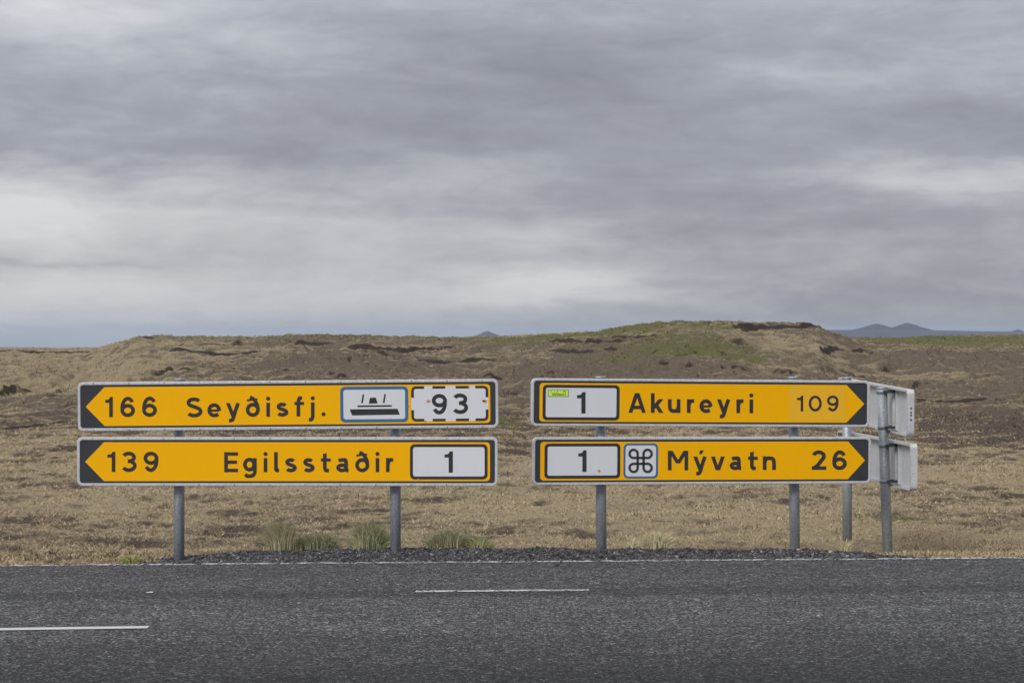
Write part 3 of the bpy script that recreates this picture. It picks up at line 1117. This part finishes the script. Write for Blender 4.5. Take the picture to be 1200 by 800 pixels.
class Board:
    """a board whose ends sit at photo columns pxl / pxr; all artwork is cut to fit it"""
    def __init__(s, root, pxl, cyl, dl, pxr, cyr, dr, label):
        P = lambda px, py, d: Vector(((px - 600) / F * d, d, H - (py - HZ) / F * d))
        s.A, s.B = P(pxl, cyl, dl), P(pxr, cyr, dr)
        s.root = root
        s.U = (s.B - s.A).normalized()
        s.L = (s.B - s.A).length
        n = s.U.cross(Vector((0, 0, 1))).normalized()      # towards the reader
        s.N = n
        s.Vv = n.cross(s.U).normalized()
        if s.Vv.z < 0:
            s.Vv = -s.Vv
        s.O = s.A
        s.layer = 0

    def uv(s, px, py):
        d = Vector(((px - 600) / F, 1, -(py - HZ) / F))
        o = Vector((0, 0, H))
        t = (s.O - o).dot(s.N) / d.dot(s.N)
        q = o + d * t - s.O
        return np.array((q.dot(s.U), q.dot(s.Vv)))

    def world(s, u, v, z):
        return s.O + s.U * float(u) + s.Vv * float(v) + s.N * float(z) - s.root.location

    def add(s, name, pieces, z, m, parent, label=None, step=0.00010):
        """pieces: list of (uv verts, faces) laid z in front of the board"""
        V, Fc = [], []
        for i, (vs, fs) in enumerate(pieces):
            b = len(V)
            for v in vs:
                V.append(s.world(v[0], v[1], z + step * (i % 5)))
            for f in fs:
                Fc.append(tuple(b + j for j in f))
        o = link_mesh(name, V, Fc, m, parent)
        # faces towards the reader
        me = o.data
        flip = [p.index for p in me.polygons if p.normal.dot(s.N) < 0]
        if flip:
            import bmesh
            bm = bmesh.new()
            bm.from_mesh(me)
            bm.faces.ensure_lookup_table()
            bmesh.ops.reverse_faces(bm, faces=[bm.faces[i] for i in flip])
            bm.to_mesh(me)
            bm.free()
        if label:
            o['label'] = label
        return o


def rrect(u0, v0, u1, v1, r, n=6):
    rr = r if hasattr(r, '__len__') else (r, r, r, r)     # ll, lr, ur, ul
    P = []
    for (cx, cy, a0, q) in ((u0, v0, 180, rr[0]), (u1, v0, 270, rr[1]), (u1, v1, 0, rr[2]), (u0, v1, 90, rr[3])):
        sx = 1 if cx == u0 else -1
        sy = 1 if cy == v0 else -1
        for i in range(n + 1):
            a = math.radians(a0 + 90 * i / n)
            P.append(np.array((cx + sx * q + q * math.cos(a), cy + sy * q + q * math.sin(a))))
    return P


def ring(outer, inner):
    n = len(outer)
    return (list(outer) + list(inner), [(i, (i + 1) % n, n + (i + 1) % n, n + i) for i in range(n)])


def solid_ring(name, b, outer, inner, z0, z1, m, parent, lip=None):
    """frame profile: ring extruded between depths z0 (back) and z1 (front), edges eased"""
    n = len(outer)
    e = 0.003
    c = sum(outer) / n

    def inset(P, s):
        # move towards ring centreline
        return [p + (q - p) * s for p, q in zip(P, (inner if P is outer else outer))]
    loops = [(inner, z0), (outer, z0), (outer, z1 - e), (inset(outer, .18), z1), (inset(inner, .12), z1), (inner, z1 - e)]
    V, Fc = [], []
    for P, z in loops:
        V += [b.world(p[0], p[1], z) for p in P]
    k = len(loops)
    for j in range(k):
        a, d = j * n, ((j + 1) % k) * n
        for i in range(n):
            i2 = (i + 1) % n
            Fc.append((a + i, a + i2, d + i2, d + i))
    o = link_mesh(name, V, Fc, m, parent)
    import bmesh
    bm = bmesh.new()
    bm.from_mesh(o.data)
    bmesh.ops.recalc_face_normals(bm, faces=bm.faces)
    bm.to_mesh(o.data)
    bm.free()
    return o


def slab(name, b, outline, z0, z1, m, parent):
    n = len(outline)
    V = [b.world(p[0], p[1], z0) for p in outline] + [b.world(p[0], p[1], z1) for p in outline]
    Fc = [tuple(range(n))[::-1], tuple(range(n, 2 * n))] + [(i, (i + 1) % n, n + (i + 1) % n, n + i) for i in range(n)]
    o = link_mesh(name, V, Fc, m, parent)
    import bmesh
    bm = bmesh.new()
    bm.from_mesh(o.data)
    bmesh.ops.recalc_face_normals(bm, faces=bm.faces)
    bm.to_mesh(o.data)
    bm.free()
    return o


def board(root, pxl, cyl, dl, pxr, cyr, dr, label, fw=0.0205, fws=0.0195, depth=0.030, zback=None, R=0.038):
    b = Board(root, pxl, cyl, dl, pxr, cyr, dr, label)
    out = rrect(0, -PH / 2, b.L, PH / 2, R)
    inn = rrect(fws, -PH / 2 + fw, b.L - fws, PH / 2 - fw, R - 0.016)
    mid = rrect(fws * .5, -PH / 2 + fw * .5, b.L - fws * .5, PH / 2 - fw * .5, R - 0.010)
    pn = slab('panel', b, mid, -0.0035, 0.0, M_BACK, root)
    pn['label'] = label
    fr = solid_ring('frame', b, out, inn, -depth, 0.005, M_ALU, pn)
    b.panel = pn
    b.inn = inn
    # black ground of the board
    b.add('black_ground', [(inn, [tuple(range(len(inn)))])], 0.0006, M_BLK, pn)
    return b


def word(b, txt, boxes, base_l, base_r, cap, wd, parent, m=None, z=0.0026, name='lettering'):
    """boxes: photo columns of each character; base_l/r: (px, py) of the baseline at both ends"""
    for ch, (xa, xb) in zip(txt, boxes):
        xm = (xa + xb) / 2
        if base_r[0] != base_l[0]:
            by = base_l[1] + (base_r[1] - base_l[1]) * (xm - base_l[0]) / (base_r[0] - base_l[0])
        else:
            by = base_l[1]
        pcs = [([b.uv(v[0], by - v[1]) for v in vs], fs) for vs, fs in glyph(ch, xa, xb, 0, cap, wd)]
        b.add('digit' if ch.isdigit() else ('full_stop' if ch == '.' else 'letter'), pcs, z, m or M_TXT, parent)


def pxpoly(b, pts):
    return ([b.uv(*p) for p in pts], [tuple(range(len(pts)))])


def px_rrect(b, x0, y0, x1, y1, r, cy=None, n=6):
    """rounded rectangle squared up to the board, from its photo corners at mid height"""
    c = b.uv((x0 + x1) / 2, (y0 + y1) / 2)
    ua = b.uv(x0, (y0 + y1) / 2)[0]
    ub = b.uv(x1, (y0 + y1) / 2)[0]
    k = b.px2m((x0 + x1) / 2)
    hh = (y1 - y0) / 2 * k
    rr = tuple(q * k for q in r) if hasattr(r, '__len__') else r * k
    return rrect(ua, c[1] - hh, ub, c[1] + hh, rr, n)


def _p2m(s, px):
    return abs(s.uv(px, 500)[1] - s.uv(px, 501)[1])


Board.px2m = _p2m


def yellow_arrow(b, tip, sh, flat, top, bot, r, parent, m=M_YEL):
    """yellow field: arrow tip column, shoulder column, square end column with rounded corners"""
    vt, vb = top, bot
    ut, us, uf = b.uv(tip, 500)[0], b.uv(sh, 500)[0], b.uv(flat, 500)[0]
    if ut < uf:
        q = rrect(us, vb, uf, vt, (0.0001, r, r, 0.0001), 5)
        # the first and last corner fans are the shoulders
        pts = [np.array((us, vb))] + q[6:18] + [np.array((us, vt)), np.array((ut, (vt + vb) / 2))]
    else:
        q = rrect(uf, vb, us, vt, (r, 0.0001, 0.0001, r), 5)
        pts = [p for p in q[0:6]] + [np.array((us, vb)), np.array((ut, (vt + vb) / 2)), np.array((us, vt))] + q[18:24]
    return b.add('yellow_field', [(pts, [tuple(range(len(pts)))])], 0.0011, m, parent)


def framed_plate(b, name, x0, y0, x1, y1, t, r, edge, parent, z=0.0016, label=None):
    """white route plate with a coloured border"""
    o = px_rrect(b, x0, y0, x1, y1, r)
    k = b.px2m((x0 + x1) / 2)
    i = px_rrect(b, x0 + t, y0 + t, x1 - t, y1 - t, max(0.5, r - t * .75))
    w_ = b.add(name, [(i, [tuple(range(len(i)))])], z + 0.0001, M_WHT, parent, label)
    b.add('border', [ring(o, i)], z + 0.0004, edge, parent)
    return w_


def rivets(b, parent, spacing, first, m=M_DARK):
    V, Fc = [], []
    u = first
    pts = []
    while u < b.L - 0.03:
        pts += [(u, PH / 2 - 0.0085), (u, -PH / 2 + 0.0085)]
        u += spacing
    pc = []
    for (a, c) in pts:
        r = 0.0042
        ring_ = [np.array((a + r * math.cos(i * math.pi / 4), c + r * math.sin(i * math.pi / 4))) for i in range(8)]
        pc.append((ring_, [tuple(range(8))]))
    for i in range(0, len(pc)):
        b.add('rivet', [pc[i]], 0.0066, m, parent)


def tube(name, p0, p1, r, m, parent, cap=True, n=20, root=None):
    p0, p1 = Vector(p0), Vector(p1)
    if root is not None:
        p0, p1 = p0 - root.location, p1 - root.location
    ax = (p1 - p0).normalized()
    a = ax.orthogonal().normalized()
    c = ax.cross(a)
    V, Fc = [], []
    prof = [(0, r), (1, r)]
    for s_, rr in prof:
        q = p0.lerp(p1, s_)
        V += [q + (a * math.cos(2 * math.pi * i / n) + c * math.sin(2 * math.pi * i / n)) * rr for i in range(n)]
    for i in range(n):
        Fc.append((i, (i + 1) % n, n + (i + 1) % n, n + i))
    Fc += [tuple(range(n))[::-1], tuple(range(n, 2 * n))]
    o = link_mesh(name, V, Fc, m, parent)
    for p in o.data.polygons:
        if len(p.vertices) == 4:
            p.use_smooth = True
    return o


def W3(px, py, d):
    return Vector(((px - 600) / F * d, d, H - (py - HZ) / F * d))


def post(root, base, top, r=0.038):
    """galvanised tube with a plastic cap; runs on into the ground"""
    p0, p1 = Vector(base), Vector(top)
    ax = (p1 - p0).normalized()
    po = tube('post', p0 - ax * 0.25, p1, r, M_POST, root, root=root)
    tube('post_cap', p1 - ax * 0.004, p1 + ax * 0.012, r * 1.06, M_POST, po, root=root)
    return po


def clamp(b, post_pts, v, parent, root, dark=False, R=0.038, depth=0.030):
    """band clamp where a post crosses the back of a board at height v"""
    p0, p1 = post_pts
    zt = (b.O + b.Vv * v).z
    # height on board near the post
    for _ in range(3):
        t = (zt - p0.z) / (p1.z - p0.z)
        q = p0.lerp(p1, t)
        u = (q - b.O).dot(b.U)
        zt = (b.O + b.U * u + b.Vv * v).z
    ax = (p1 - p0).normalized()
    tube('clamp', q - ax * 0.014, q + ax * 0.014, R * 1.13, M_DARK if dark else M_POST, parent, root=root)
    # two ears bolted to the rail
    w0 = b.O + b.U * u + b.Vv * v
    dist = -(q - w0).dot(b.N)
    for sgn in (-1, 1):
        du = sgn * (R + 0.013)
        c = [(u + du - 0.011, v - 0.009), (u + du + 0.011, v - 0.009), (u + du + 0.011, v + 0.009), (u + du - 0.011, v + 0.009)]
        V = [b.world(a, e, z) for z in (-depth * .4, -dist) for a, e in c]
        Fc = [(0, 1, 2, 3), (4, 5, 6, 7), (0, 1, 5, 4), (1, 2, 6, 5), (2, 3, 7, 6), (3, 0, 4, 7)]
        link_mesh('clamp_bolt', V, Fc, M_DARK, parent)


def rail(b, v, parent, depth=0.030):
    """stiffening rail along the back of the board"""
    c = [(0.03, v - 0.012), (b.L - 0.03, v - 0.012), (b.L - 0.03, v + 0.012), (0.03, v + 0.012)]
    V = [b.world(a, e, z) for z in (-0.0035, -depth * .75) for a, e in c]
    link_mesh('stiffener', V, [(0, 1, 2, 3), (4, 5, 6, 7), (0, 1, 5, 4), (1, 2, 6, 5), (2, 3, 7, 6), (3, 0, 4, 7)], M_BACK, parent)


def spot(b, px, py, r, parent, m=M_RUST, seed=1, name='rust_spot'):
    rr = random.Random(seed)
    c = b.uv(px, py)
    k = b.px2m(px)
    P = [np.array((c[0] + k * r * (0.7 + 0.6 * rr.random()) * math.cos(i * 6.2832 / 12) * 1.2, c[1] + k * r * (0.6 + 0.6 * rr.random()) * math.sin(i * 6.2832 / 12))) for i in range(12)]
    return b.add(name, [(P, [tuple(range(12))])], 0.0040, m, parent)


YT, YB = PH / 2 - 0.0355, -PH / 2 + 0.0355    # yellow field limits

# ---- left sign -------------------------------------------------------
base_z = H - (650 - HZ) / F * 16.11
left = empty('direction_sign', (W3(336, 646, 16.11).x, 16.11, 0.0),
             'left yellow road sign, Seyðisfj. board above Egilsstaðir board, arrows pointing left', 'road sign',
             'yellow direction signs beside the road')
ul = board(left, 91.1, 476.5, 16.0, 584.0, 472.5, 16.0, 'upper yellow board reading 166 Seyðisfj. with ferry symbol and dashed 93 plate')
ll = board(left, 90.3, 540.65, 16.0, 583.3, 540.7, 16.0, 'lower yellow board reading 139 Egilsstaðir with framed route number 1')
for b, tip, sh, fl in ((ul, 100.6, 122.6, 574.7), (ll, 99.7, 121.7, 574.2)):
    yellow_arrow(b, tip, sh, fl, YT, YB, 0.026, b.panel)
    rivets(b, b.panel, 0.2495, 0.113)
CW, CP = 4.25, 23.7
word(ul, '166', [(123.4, 132.2), (141.1, 158.1), (166.6, 183.8)], (128, 488.5), (175, 488.1), CP, CW, ul.panel)
word(ul, 'Seyðisfj.', [(217.7, 237.2), (243, 258.9), (265, 281.2), (288, 304.4), (311.6, 316.8), (323.4, 337.9), (345, 356.2), (359.8, 369.0), (376.9, 381.4)],
     (227, 488.8), (379, 487.4), 23.4, CW, ul.panel)
framed_plate(ul, 'ferry_plate', 398.7, 452.6, 478.4, 494.6, 3.7, 5.5, M_BLU, ul.panel, label='white plate with blue border and black ferry')
ferry = [pxpoly(ul, q) for q in (
    [(409.8, 479.4), (465.8, 478.7), (468.5, 485.6), (412.6, 486.5)],
    [(418.9, 474.8), (459.1, 474.4), (459.1, 476.3), (418.9, 476.7)],
    [(433.4, 466.0), (440.3, 465.6), (442.6, 472.3), (432.2, 472.7)],
    [(425.0, 461.9), (426.8, 461.9), (425.2, 472.1), (423.2, 472.1)],
    [(450.4, 461.5), (452.2, 461.5), (450.6, 471.8), (448.6, 471.8)])]
ul.add('ferry_symbol', ferry, 0.0026, M_TXT, ul.panel)
# dashed 93 plate
wp = px_rrect(ul, 482.0, 452.0, 572.2, 493.2, 5.5)
ul.add('route_plate', [(wp, [tuple(range(len(wp)))])], 0.0016, M_WHT, ul.panel, 'white route plate with dashed black border')
k9 = ul.px2m(527)
cx9 = ul.uv(527.1, 472.7)
hw9, hh9, th9 = 45.1 * k9, 20.6 * k9, 3.0 * k9


def local_bar(u0, v0, u1, v1):
    return ([np.array(p) for p in ((cx9[0] + u0 * k9, cx9[1] + v0 * k9), (cx9[0] + u1 * k9, cx9[1] + v0 * k9), (cx9[0] + u1 * k9, cx9[1] + v1 * k9), (cx9[0] + u0 * k9, cx9[1] + v1 * k9))], [(0, 1, 2, 3)])


dash = []
for xa, xb in ((-20.2, -5.1), (6.9, 22.4)):
    dash += [local_bar(xa, 17.6, xb, 20.6), local_bar(xa, -20.6, xb, -17.6)]
for sx in (-1, 1):
    for sy in (-1, 1):
        pth = [(sx * 29.9, sy * 19.1)] + [(sx * (39.6 + 4 * math.sin(math.radians(a))), sy * (15.1 + 4 * math.cos(math.radians(a)))) for a in range(0, 91, 15)] + [(sx * 43.6, sy * 7.2)]
        vs, fs = strip(pth, 1.55)
        dash.append(([np.array((cx9[0] + v[0] * k9, cx9[1] + v[1] * k9)) for v in vs], fs))
for q in dash:
    ul.add('border_dash', [q], 0.0022, M_TXT, ul.panel)
word(ul, '93', [(506.0, 523.7), (530.0, 548.5)], (515, 485.4), (540, 484.8), 24.0, 4.4, ul.panel, z=0.0026)
spot(ul, 502.0, 469.8, 1.9, ul.panel, seed=2)
spot(ul, 568.5, 469.8, 1.9, ul.panel, seed=3)
spot(ul, 566.5, 469.4, 1.4, ul.panel, seed=6)
spot(ul, 549.7, 453.0, 1.1, ul.panel, seed=4)
spot(ul, 498.7, 493.2, .9, ul.panel, seed=5)
spot(ul, 478.6, 475.6, 1.0, ul.panel, seed=7)
# lower board
word(ll, '139', [(125.8, 135.1), (142.0, 160.0), (168.2, 185.5)], (130, 552.6), (180, 552.6), CP, CW, ll.panel)
word(ll, 'Egilsstaðir', [(262.7, 278.9), (284.8, 301.0), (308.4, 313.8), (321.2, 329.0), (333.5, 347.7), (354.5, 368.7), (376.0, 387.5), (394, 410), (416.2, 432.7), (439.6, 445.0), (452.3, 462.6)],
     (262, 553.0), (460, 552.9), 23.6, CW, ll.panel)
framed_plate(ll, 'route_plate', 480.4, 520.1, 571.4, 561.5, 3.5, 5.5, M_TXT, ll.panel, label='white route plate with solid black border')
word(ll, '1', [(520.9, 530.7)], (525, 553.5), (525, 553.5), 24.9, 4.9, ll.panel, z=0.0026, name='route_number')
spot(ll, 490.0, 561.2, 1.0, ll.panel, seed=8)

pA = (W3(209.6, 651, 16.11), W3(210.4, 445.2, 16.11))
pB = (W3(463.4, 643, 16.11), W3(463.2, 446.5, 16.11))
for pp in (pA, pB):
    po = post(left, *pp)
    for b in (ul, ll):
        for v in (-0.10, 0.10):
            clamp(b, pp, v, po, left)
for b in (ul, ll):
    for v in (-0.10, 0.10):
        rail(b, v, b.panel)

# ---- right sign ------------------------------------------------------
right = empty('direction_sign', (W3(818, 644, 16.66).x, 16.66, 0.0),
              'right yellow road sign, Akureyri board above Mývatn board, arrows pointing right', 'road sign',
              'yellow direction signs beside the road')
ur = board(right, 622.5, 471.0, 16.33, 1019.2, 473.2, 16.79, 'upper yellow board reading Akureyri 109 with route number 1 and green sticker', 0.0185, 0.0200)
lr = board(right, 623.9, 540.2, 16.33, 1020.8, 539.0, 16.79, 'lower yellow board reading Mývatn 26 with looped square symbol', 0.0185, 0.0200)
for b, tip, sh, fl in ((ur, 1012.5, 991.7, 631.9), (lr, 1014.0, 994.0, 633.4)):
    yellow_arrow(b, tip, sh, fl, YT + 0.002, YB - 0.002, 0.024, b.panel)
framed_plate(ur, 'route_plate', 635.9, 450.8, 726.0, 492.3, 3.6, 5.0, M_TXT, ur.panel, label='white route plate with black border and green sticker')
word(ur, '1', [(676.2, 686.1)], (681, 484.2), (681, 484.2), 25.0, 4.9, ur.panel, z=0.0026, name='route_number')
gs = px_rrect(ur, 642.2, 456.1, 666.4, 464.7, .5)
ur.add('sticker_edge', [(gs, [tuple(range(len(gs)))])], 0.0024, M_DGR, ur.panel)
gi = px_rrect(ur, 642.9, 456.8, 665.7, 464.0, .4)
ur.add('sticker', [(gi, [tuple(range(len(gi)))])], 0.0028, M_GRN, ur.panel, 'small green sticker')
pcs = []
rr = random.Random(4)
for xa, xb in ((645.2, 646.8), (649.3, 650.1), (652.3, 653.8), (656.2, 656.9), (659.4, 663.4)):
    pcs.append(pxpoly(ur, [(xa, 457.8), (xb, 457.8), (xb - .2, 458.9), (xa - .2, 458.9)]))
x = 645.5
for ch in '1000watt':
    wdt = 2.0 if ch != 't' else 1.6
    for vs, fs in glyph(ch, x, x + wdt, 0, 3.3, 0.62):
        pcs.append(([ur.uv(v[0] + v[1] * 0.18, 463.4 - v[1]) for v in vs], fs))
    x += wdt + 0.35
ur.add('sticker_print', pcs, 0.0033, M_DGR, ur.panel)
word(ur, 'Akureyri', [(736.5, 756.6), (762.7, 778.0), (782.7, 797.3), (804.9, 815.2), (819.6, 834.7), (840.3, 855.8), (862.9, 873.0), (877.8, 883.0)],
     (746, 483.3), (880, 483.8), 22.9, 4.3, ur.panel)
pt = px_rrect(ur, 923.8, 452.8, 990.6, 492.9, .4)
ur.add('distance_patch', [(pt, [tuple(range(len(pt)))])], 0.0018, M_YEL2, ur.panel, 'slightly faded yellow patch with smaller thinner 109')
word(ur, '109', [(934.0, 941.2), (947.6, 962.9), (969.0, 982.6)], (937, 481.9), (976, 481.9), 18.7, 3.0, ur.panel)
framed_plate(lr, 'route_plate', 638.0, 519.3, 726.9, 560.5, 3.6, 5.0, M_TXT, lr.panel, label='white route plate with black border and a rust spot')
word(lr, '1', [(677.6, 687.3)], (682, 552.6), (682, 552.6), 25.3, 4.9, lr.panel, z=0.0026, name='route_number')
spot(lr, 701.8, 551.2, 1.6, lr.panel, seed=9)
framed_plate(lr, 'symbol_plate', 730.5, 519.2, 771.2, 560.4, 2.5, 5.5, M_BLU, lr.panel, label='white plate with blue border and looped square')
loop = []
c0 = (750.65, 539.7)
a_, r_ = 3.45, 4.75      # half side of the middle square, loop radius
pth = []
for (sx, sy) in ((1, 1), (1, -1), (-1, -1), (-1, 1)):
    cx_, cy_ = sx * (a_ + r_), sy * (a_ + r_)
    # loop runs from the horizontal side round to the vertical side
    st = {(1, 1): 270, (-1, 1): 0, (-1, -1): 90, (1, -1): 180}[(sx, sy)]
    for i in range(0, 28):
        a = math.radians(st + 270 * i / 27)
        pth.append((cx_ + r_ * math.cos(a), cy_ + r_ * math.sin(a)))
vs, fs = strip(pth, 1.45, True)
loop.append(([lr.uv(c0[0] + v[0], c0[1] - v[1]) for v in vs], fs))
lr.add('looped_square', loop, 0.0026, M_TXT, lr.panel)
word(lr, 'Mývatn', [(782.6, 806.4), (812.5, 828.2), (833.2, 849.2), (855.0, 870.2), (876.5, 887.8), (893.9, 909.1)],
     (794, 550.7), (900, 550.3), 22.8, 4.3, lr.panel)
word(lr, '26', [(951.2, 968.2), (975.4, 992.3)], (960, 550.3), (984, 550.3), 23.0, 4.4, lr.panel)

dC = 16.33 + (704 - 622) / 397 * 0.46 + 0.115
dD = 16.33 + (931 - 622) / 397 * 0.46 + 0.115
pC = (W3(704.8, 645, dC), W3(703.6, 442.6, dC))
pD = (W3(931.6, 644.5, dD), W3(929.6, 443.0, dD))
for pp in (pC, pD):
    po = post(right, *pp)
    for b in (ur, lr):
        for v in (-0.10, 0.10):
            clamp(b, pp, v, po, right)
for b in (ur, lr):
    for v in (-0.10, 0.10):
        rail(b, v, b.panel)

# ---- rear sign, seen from its back ----------------------------------
rear = empty('direction_sign', (W3(1020, 648, 17.8).x, 17.8, -0.1),
             'grey sign seen from its back at the right, two bare metal boards on two posts', 'road sign',
             'road signs seen from behind')


def back_board(pxl, cyl, dl, pxr, cyr, dr, label):
    # reads from the far side: its left end (for the reader) is the near end
    b = Board(rear, pxr, cyr, dr, pxl, cyl, dl, label)
    D = 0.046
    out = rrect(0, -PH / 2, b.L, PH / 2, 0.036)
    inn = rrect(0.005, -PH / 2 + 0.005, b.L - 0.005, PH / 2 - 0.005, 0.031)
    lipi = rrect(0.020, -PH / 2 + 0.017, b.L - 0.020, PH / 2 - 0.017, 0.022)
    pn = slab('panel', b, rrect(.0025, -PH / 2 + .0025, b.L - .0025, PH / 2 - .0025, .0335), -0.004, 0.0, M_BACK, rear)
    pn['label'] = label
    solid_ring('frame', b, out, inn, -D, 0.004, M_ALU, pn)
    solid_ring('rear_lip', b, rrect(0.001, -PH / 2 + 0.001, b.L - 0.001, PH / 2 - 0.001, 0.035), lipi, -D - 0.003, -D + 0.001, M_ALU, pn)
    face = rrect(.006, -PH / 2 + .006, b.L - .006, PH / 2 - .006, .03)
    b.add('yellow_field', [(face, [tuple(range(len(face)))])], 0.0015, M_YEL, pn)
    b.panel = pn
    # vertical stiffening bars and seams on the bare back
    for uu in (b.L * 0.20, b.L * 0.245, b.L * 0.62):
        c = [(uu - .011, -PH / 2 + .02), (uu + .011, -PH / 2 + .02), (uu + .011, PH / 2 - .02), (uu - .011, PH / 2 - .02)]
        V = [b.world(a, e, z) for z in (-0.004, -0.020) for a, e in c]
        link_mesh('stiffener', V, [(0, 1, 2, 3), (4, 5, 6, 7), (0, 1, 5, 4), (1, 2, 6, 5), (2, 3, 7, 6), (3, 0, 4, 7)], M_BACK, pn)
    return b


rb_u = back_board(988.5, 466.2, 18.9, 1071.0, 484.2, 16.6, 'upper bare metal board seen from behind with drain holes in its end')
rb_l = back_board(988.0, 528.0, 18.9, 1074.8, 547.6, 16.6, 'lower bare metal board seen from behind')
# the four dark holes in the near end of the upper board
for vv in (0.036, 0.006, -0.014, -0.048):
    P = []
    for i in range(10):
        a = i * 2 * math.pi / 10
        # disc lying on the end face: normal is -U of the board
        q = rb_u.O - rb_u.U * 0.0012 + rb_u.Vv * (vv + 0.0075 * math.sin(a)) - rb_u.N * (0.021 + 0.0075 * math.cos(a)) - rear.location
        P.append(q)
    link_mesh('drain_hole', P, [tuple(range(10))], M_DARK, rb_u.panel)

pE = (W3(993.2, 641.5, 18.30), W3(992.4, 443.5, 18.30))
pF = (W3(1040.6, 650.5, 17.15), W3(1033.6, 455.5, 17.15))
for pp in (pE, pF):
    po = post(rear, *pp)
    for b in (rb_u, rb_l):
        for v in (-0.135, 0.135):
            clamp(b, pp, v, po, rear, dark=False, depth=0.03)

# ------------------------------------------------------------------ far cones on the plain
D_ = 18000


def far_ridge(prof, d, depth):
    """low distant upland: skyline given as photo columns and rows, rounded front and back"""
    xs = np.arange(prof[0][0], prof[-1][0] + 1, 4.0)
    tops = np.interp(xs, [p[0] for p in prof], [p[1] for p in prof])
    x = (xs - 600) / F * d
    zt = H - (tops - HZ) / F * d + 3.0 * fbm(x / 400, x * 0, 3)
    ts = np.linspace(-1, 1, 13)
    V, Fc = [], []
    for i in range(len(xs)):
        for tt in ts:
            V.append((x[i], d + tt * depth, -260 + (zt[i] + 260) * (1 - abs(tt) ** 2.4)))
    k = len(ts)
    for i in range(len(xs) - 1):
        for j in range(k - 1):
            Fc.append((i * k + j, (i + 1) * k + j, (i + 1) * k + j + 1, i * k + j + 1))
    o = link_mesh('distant_upland', V, Fc, M_FAR, smooth=True)
    o['kind'] = 'structure'


far_ridge([(900, 392), (940, 388), (965, 386.5), (1000, 386.3), (1100, 387.2), (1180, 388.3), (1300, 389), (1420, 392), (1500, 398)], 19500, 3200)
far_ridge([(515, 400), (540, 395.5), (556, 393.2), (590, 393.2), (606, 395), (630, 400)], 19500, 1500)


def far_cone(px, top, base, wpx, d, seed):
    r = np.random.RandomState(seed)
    n, m = 40, 12
    Rr = wpx / F * d / 2
    zt, zb = H - (top - HZ) / F * d, H - (base - HZ) / F * d - 12
    V, Fc = [], []
    for j in range(m + 1):
        t_ = j / m
        for i in range(n):
            a = 2 * math.pi * i / n
            rad = Rr * max(t_, .02) * (1 + 0.09 * math.sin(2 * a + seed) + 0.05 * math.sin(5 * a + 2 * seed))
            zz = zb + (zt - zb) * (1 - t_) ** 1.3 * (1 + 0.02 * r.randn())
            if t_ < 0.03:
                zz = zb + (zt - zb) * 0.98 + 0.4 * math.sin(a + seed)
            V.append((rad * math.cos(a), rad * math.sin(a), zz))
    for j in range(m):
        for i in range(n):
            a = j * n + i
            Fc.append((a, a + n, j * n + n + (i + 1) % n, j * n + (i + 1) % n))
    Fc.append(tuple(range(n)))
    o = link_mesh('distant_hill', V, Fc, M_FAR, smooth=True)
    o.location = ((px - 600) / F * d, d, 0)
    o['kind'] = 'structure'


far_cone(1027, 378.9, 391, 118, 19700, 1)
far_cone(1063, 377.8, 391, 98, 19750, 2)
far_cone(1081, 383.2, 391, 84, 19700, 5)
far_cone(1008, 384.4, 391, 110, 19800, 6)
far_cone(1193, 385.6, 394, 60, 19600, 3)
far_cone(571, 387.6, 398, 80, 19600, 4)

# ------------------------------------------------------------------ haze
me = bpy.data.meshes.new('haze')
hx, y0, y1, z0, z1 = 62000, -62000, 62000, -520, 110
vs = [(x, y, z) for z in (z0, z1) for y in (y0, y1) for x in (-hx, hx)]
me.from_pydata(vs, [], [(0, 1, 3, 2), (4, 6, 7, 5), (0, 4, 5, 1), (1, 5, 7, 3), (3, 7, 6, 2), (2, 6, 4, 0)])
import bmesh
bm = bmesh.new()
bm.from_mesh(me)
bmesh.ops.recalc_face_normals(bm, faces=bm.faces)
bm.to_mesh(me)
bm.free()
hm = bpy.data.materials.new('haze')
hm.use_nodes = True
t = NT(hm.node_tree)
out = t.n('ShaderNodeOutputMaterial')
pv = t.n('ShaderNodeVolumePrincipled')
pv.inputs['Color'].default_value = (0.60, 0.72, 0.92, 1)
pv.inputs['Density'].default_value = 0.00002
pv.inputs['Anisotropy'].default_value = 0.2
t.link(pv.outputs[0], out.inputs['Volume'])
me.materials.append(hm)
hz = bpy.data.objects.new('haze', me)
COL.objects.link(hz)
hz['kind'] = 'stuff'
hz['label'] = 'thin blue haze over the far plain'
hz['category'] = 'haze'
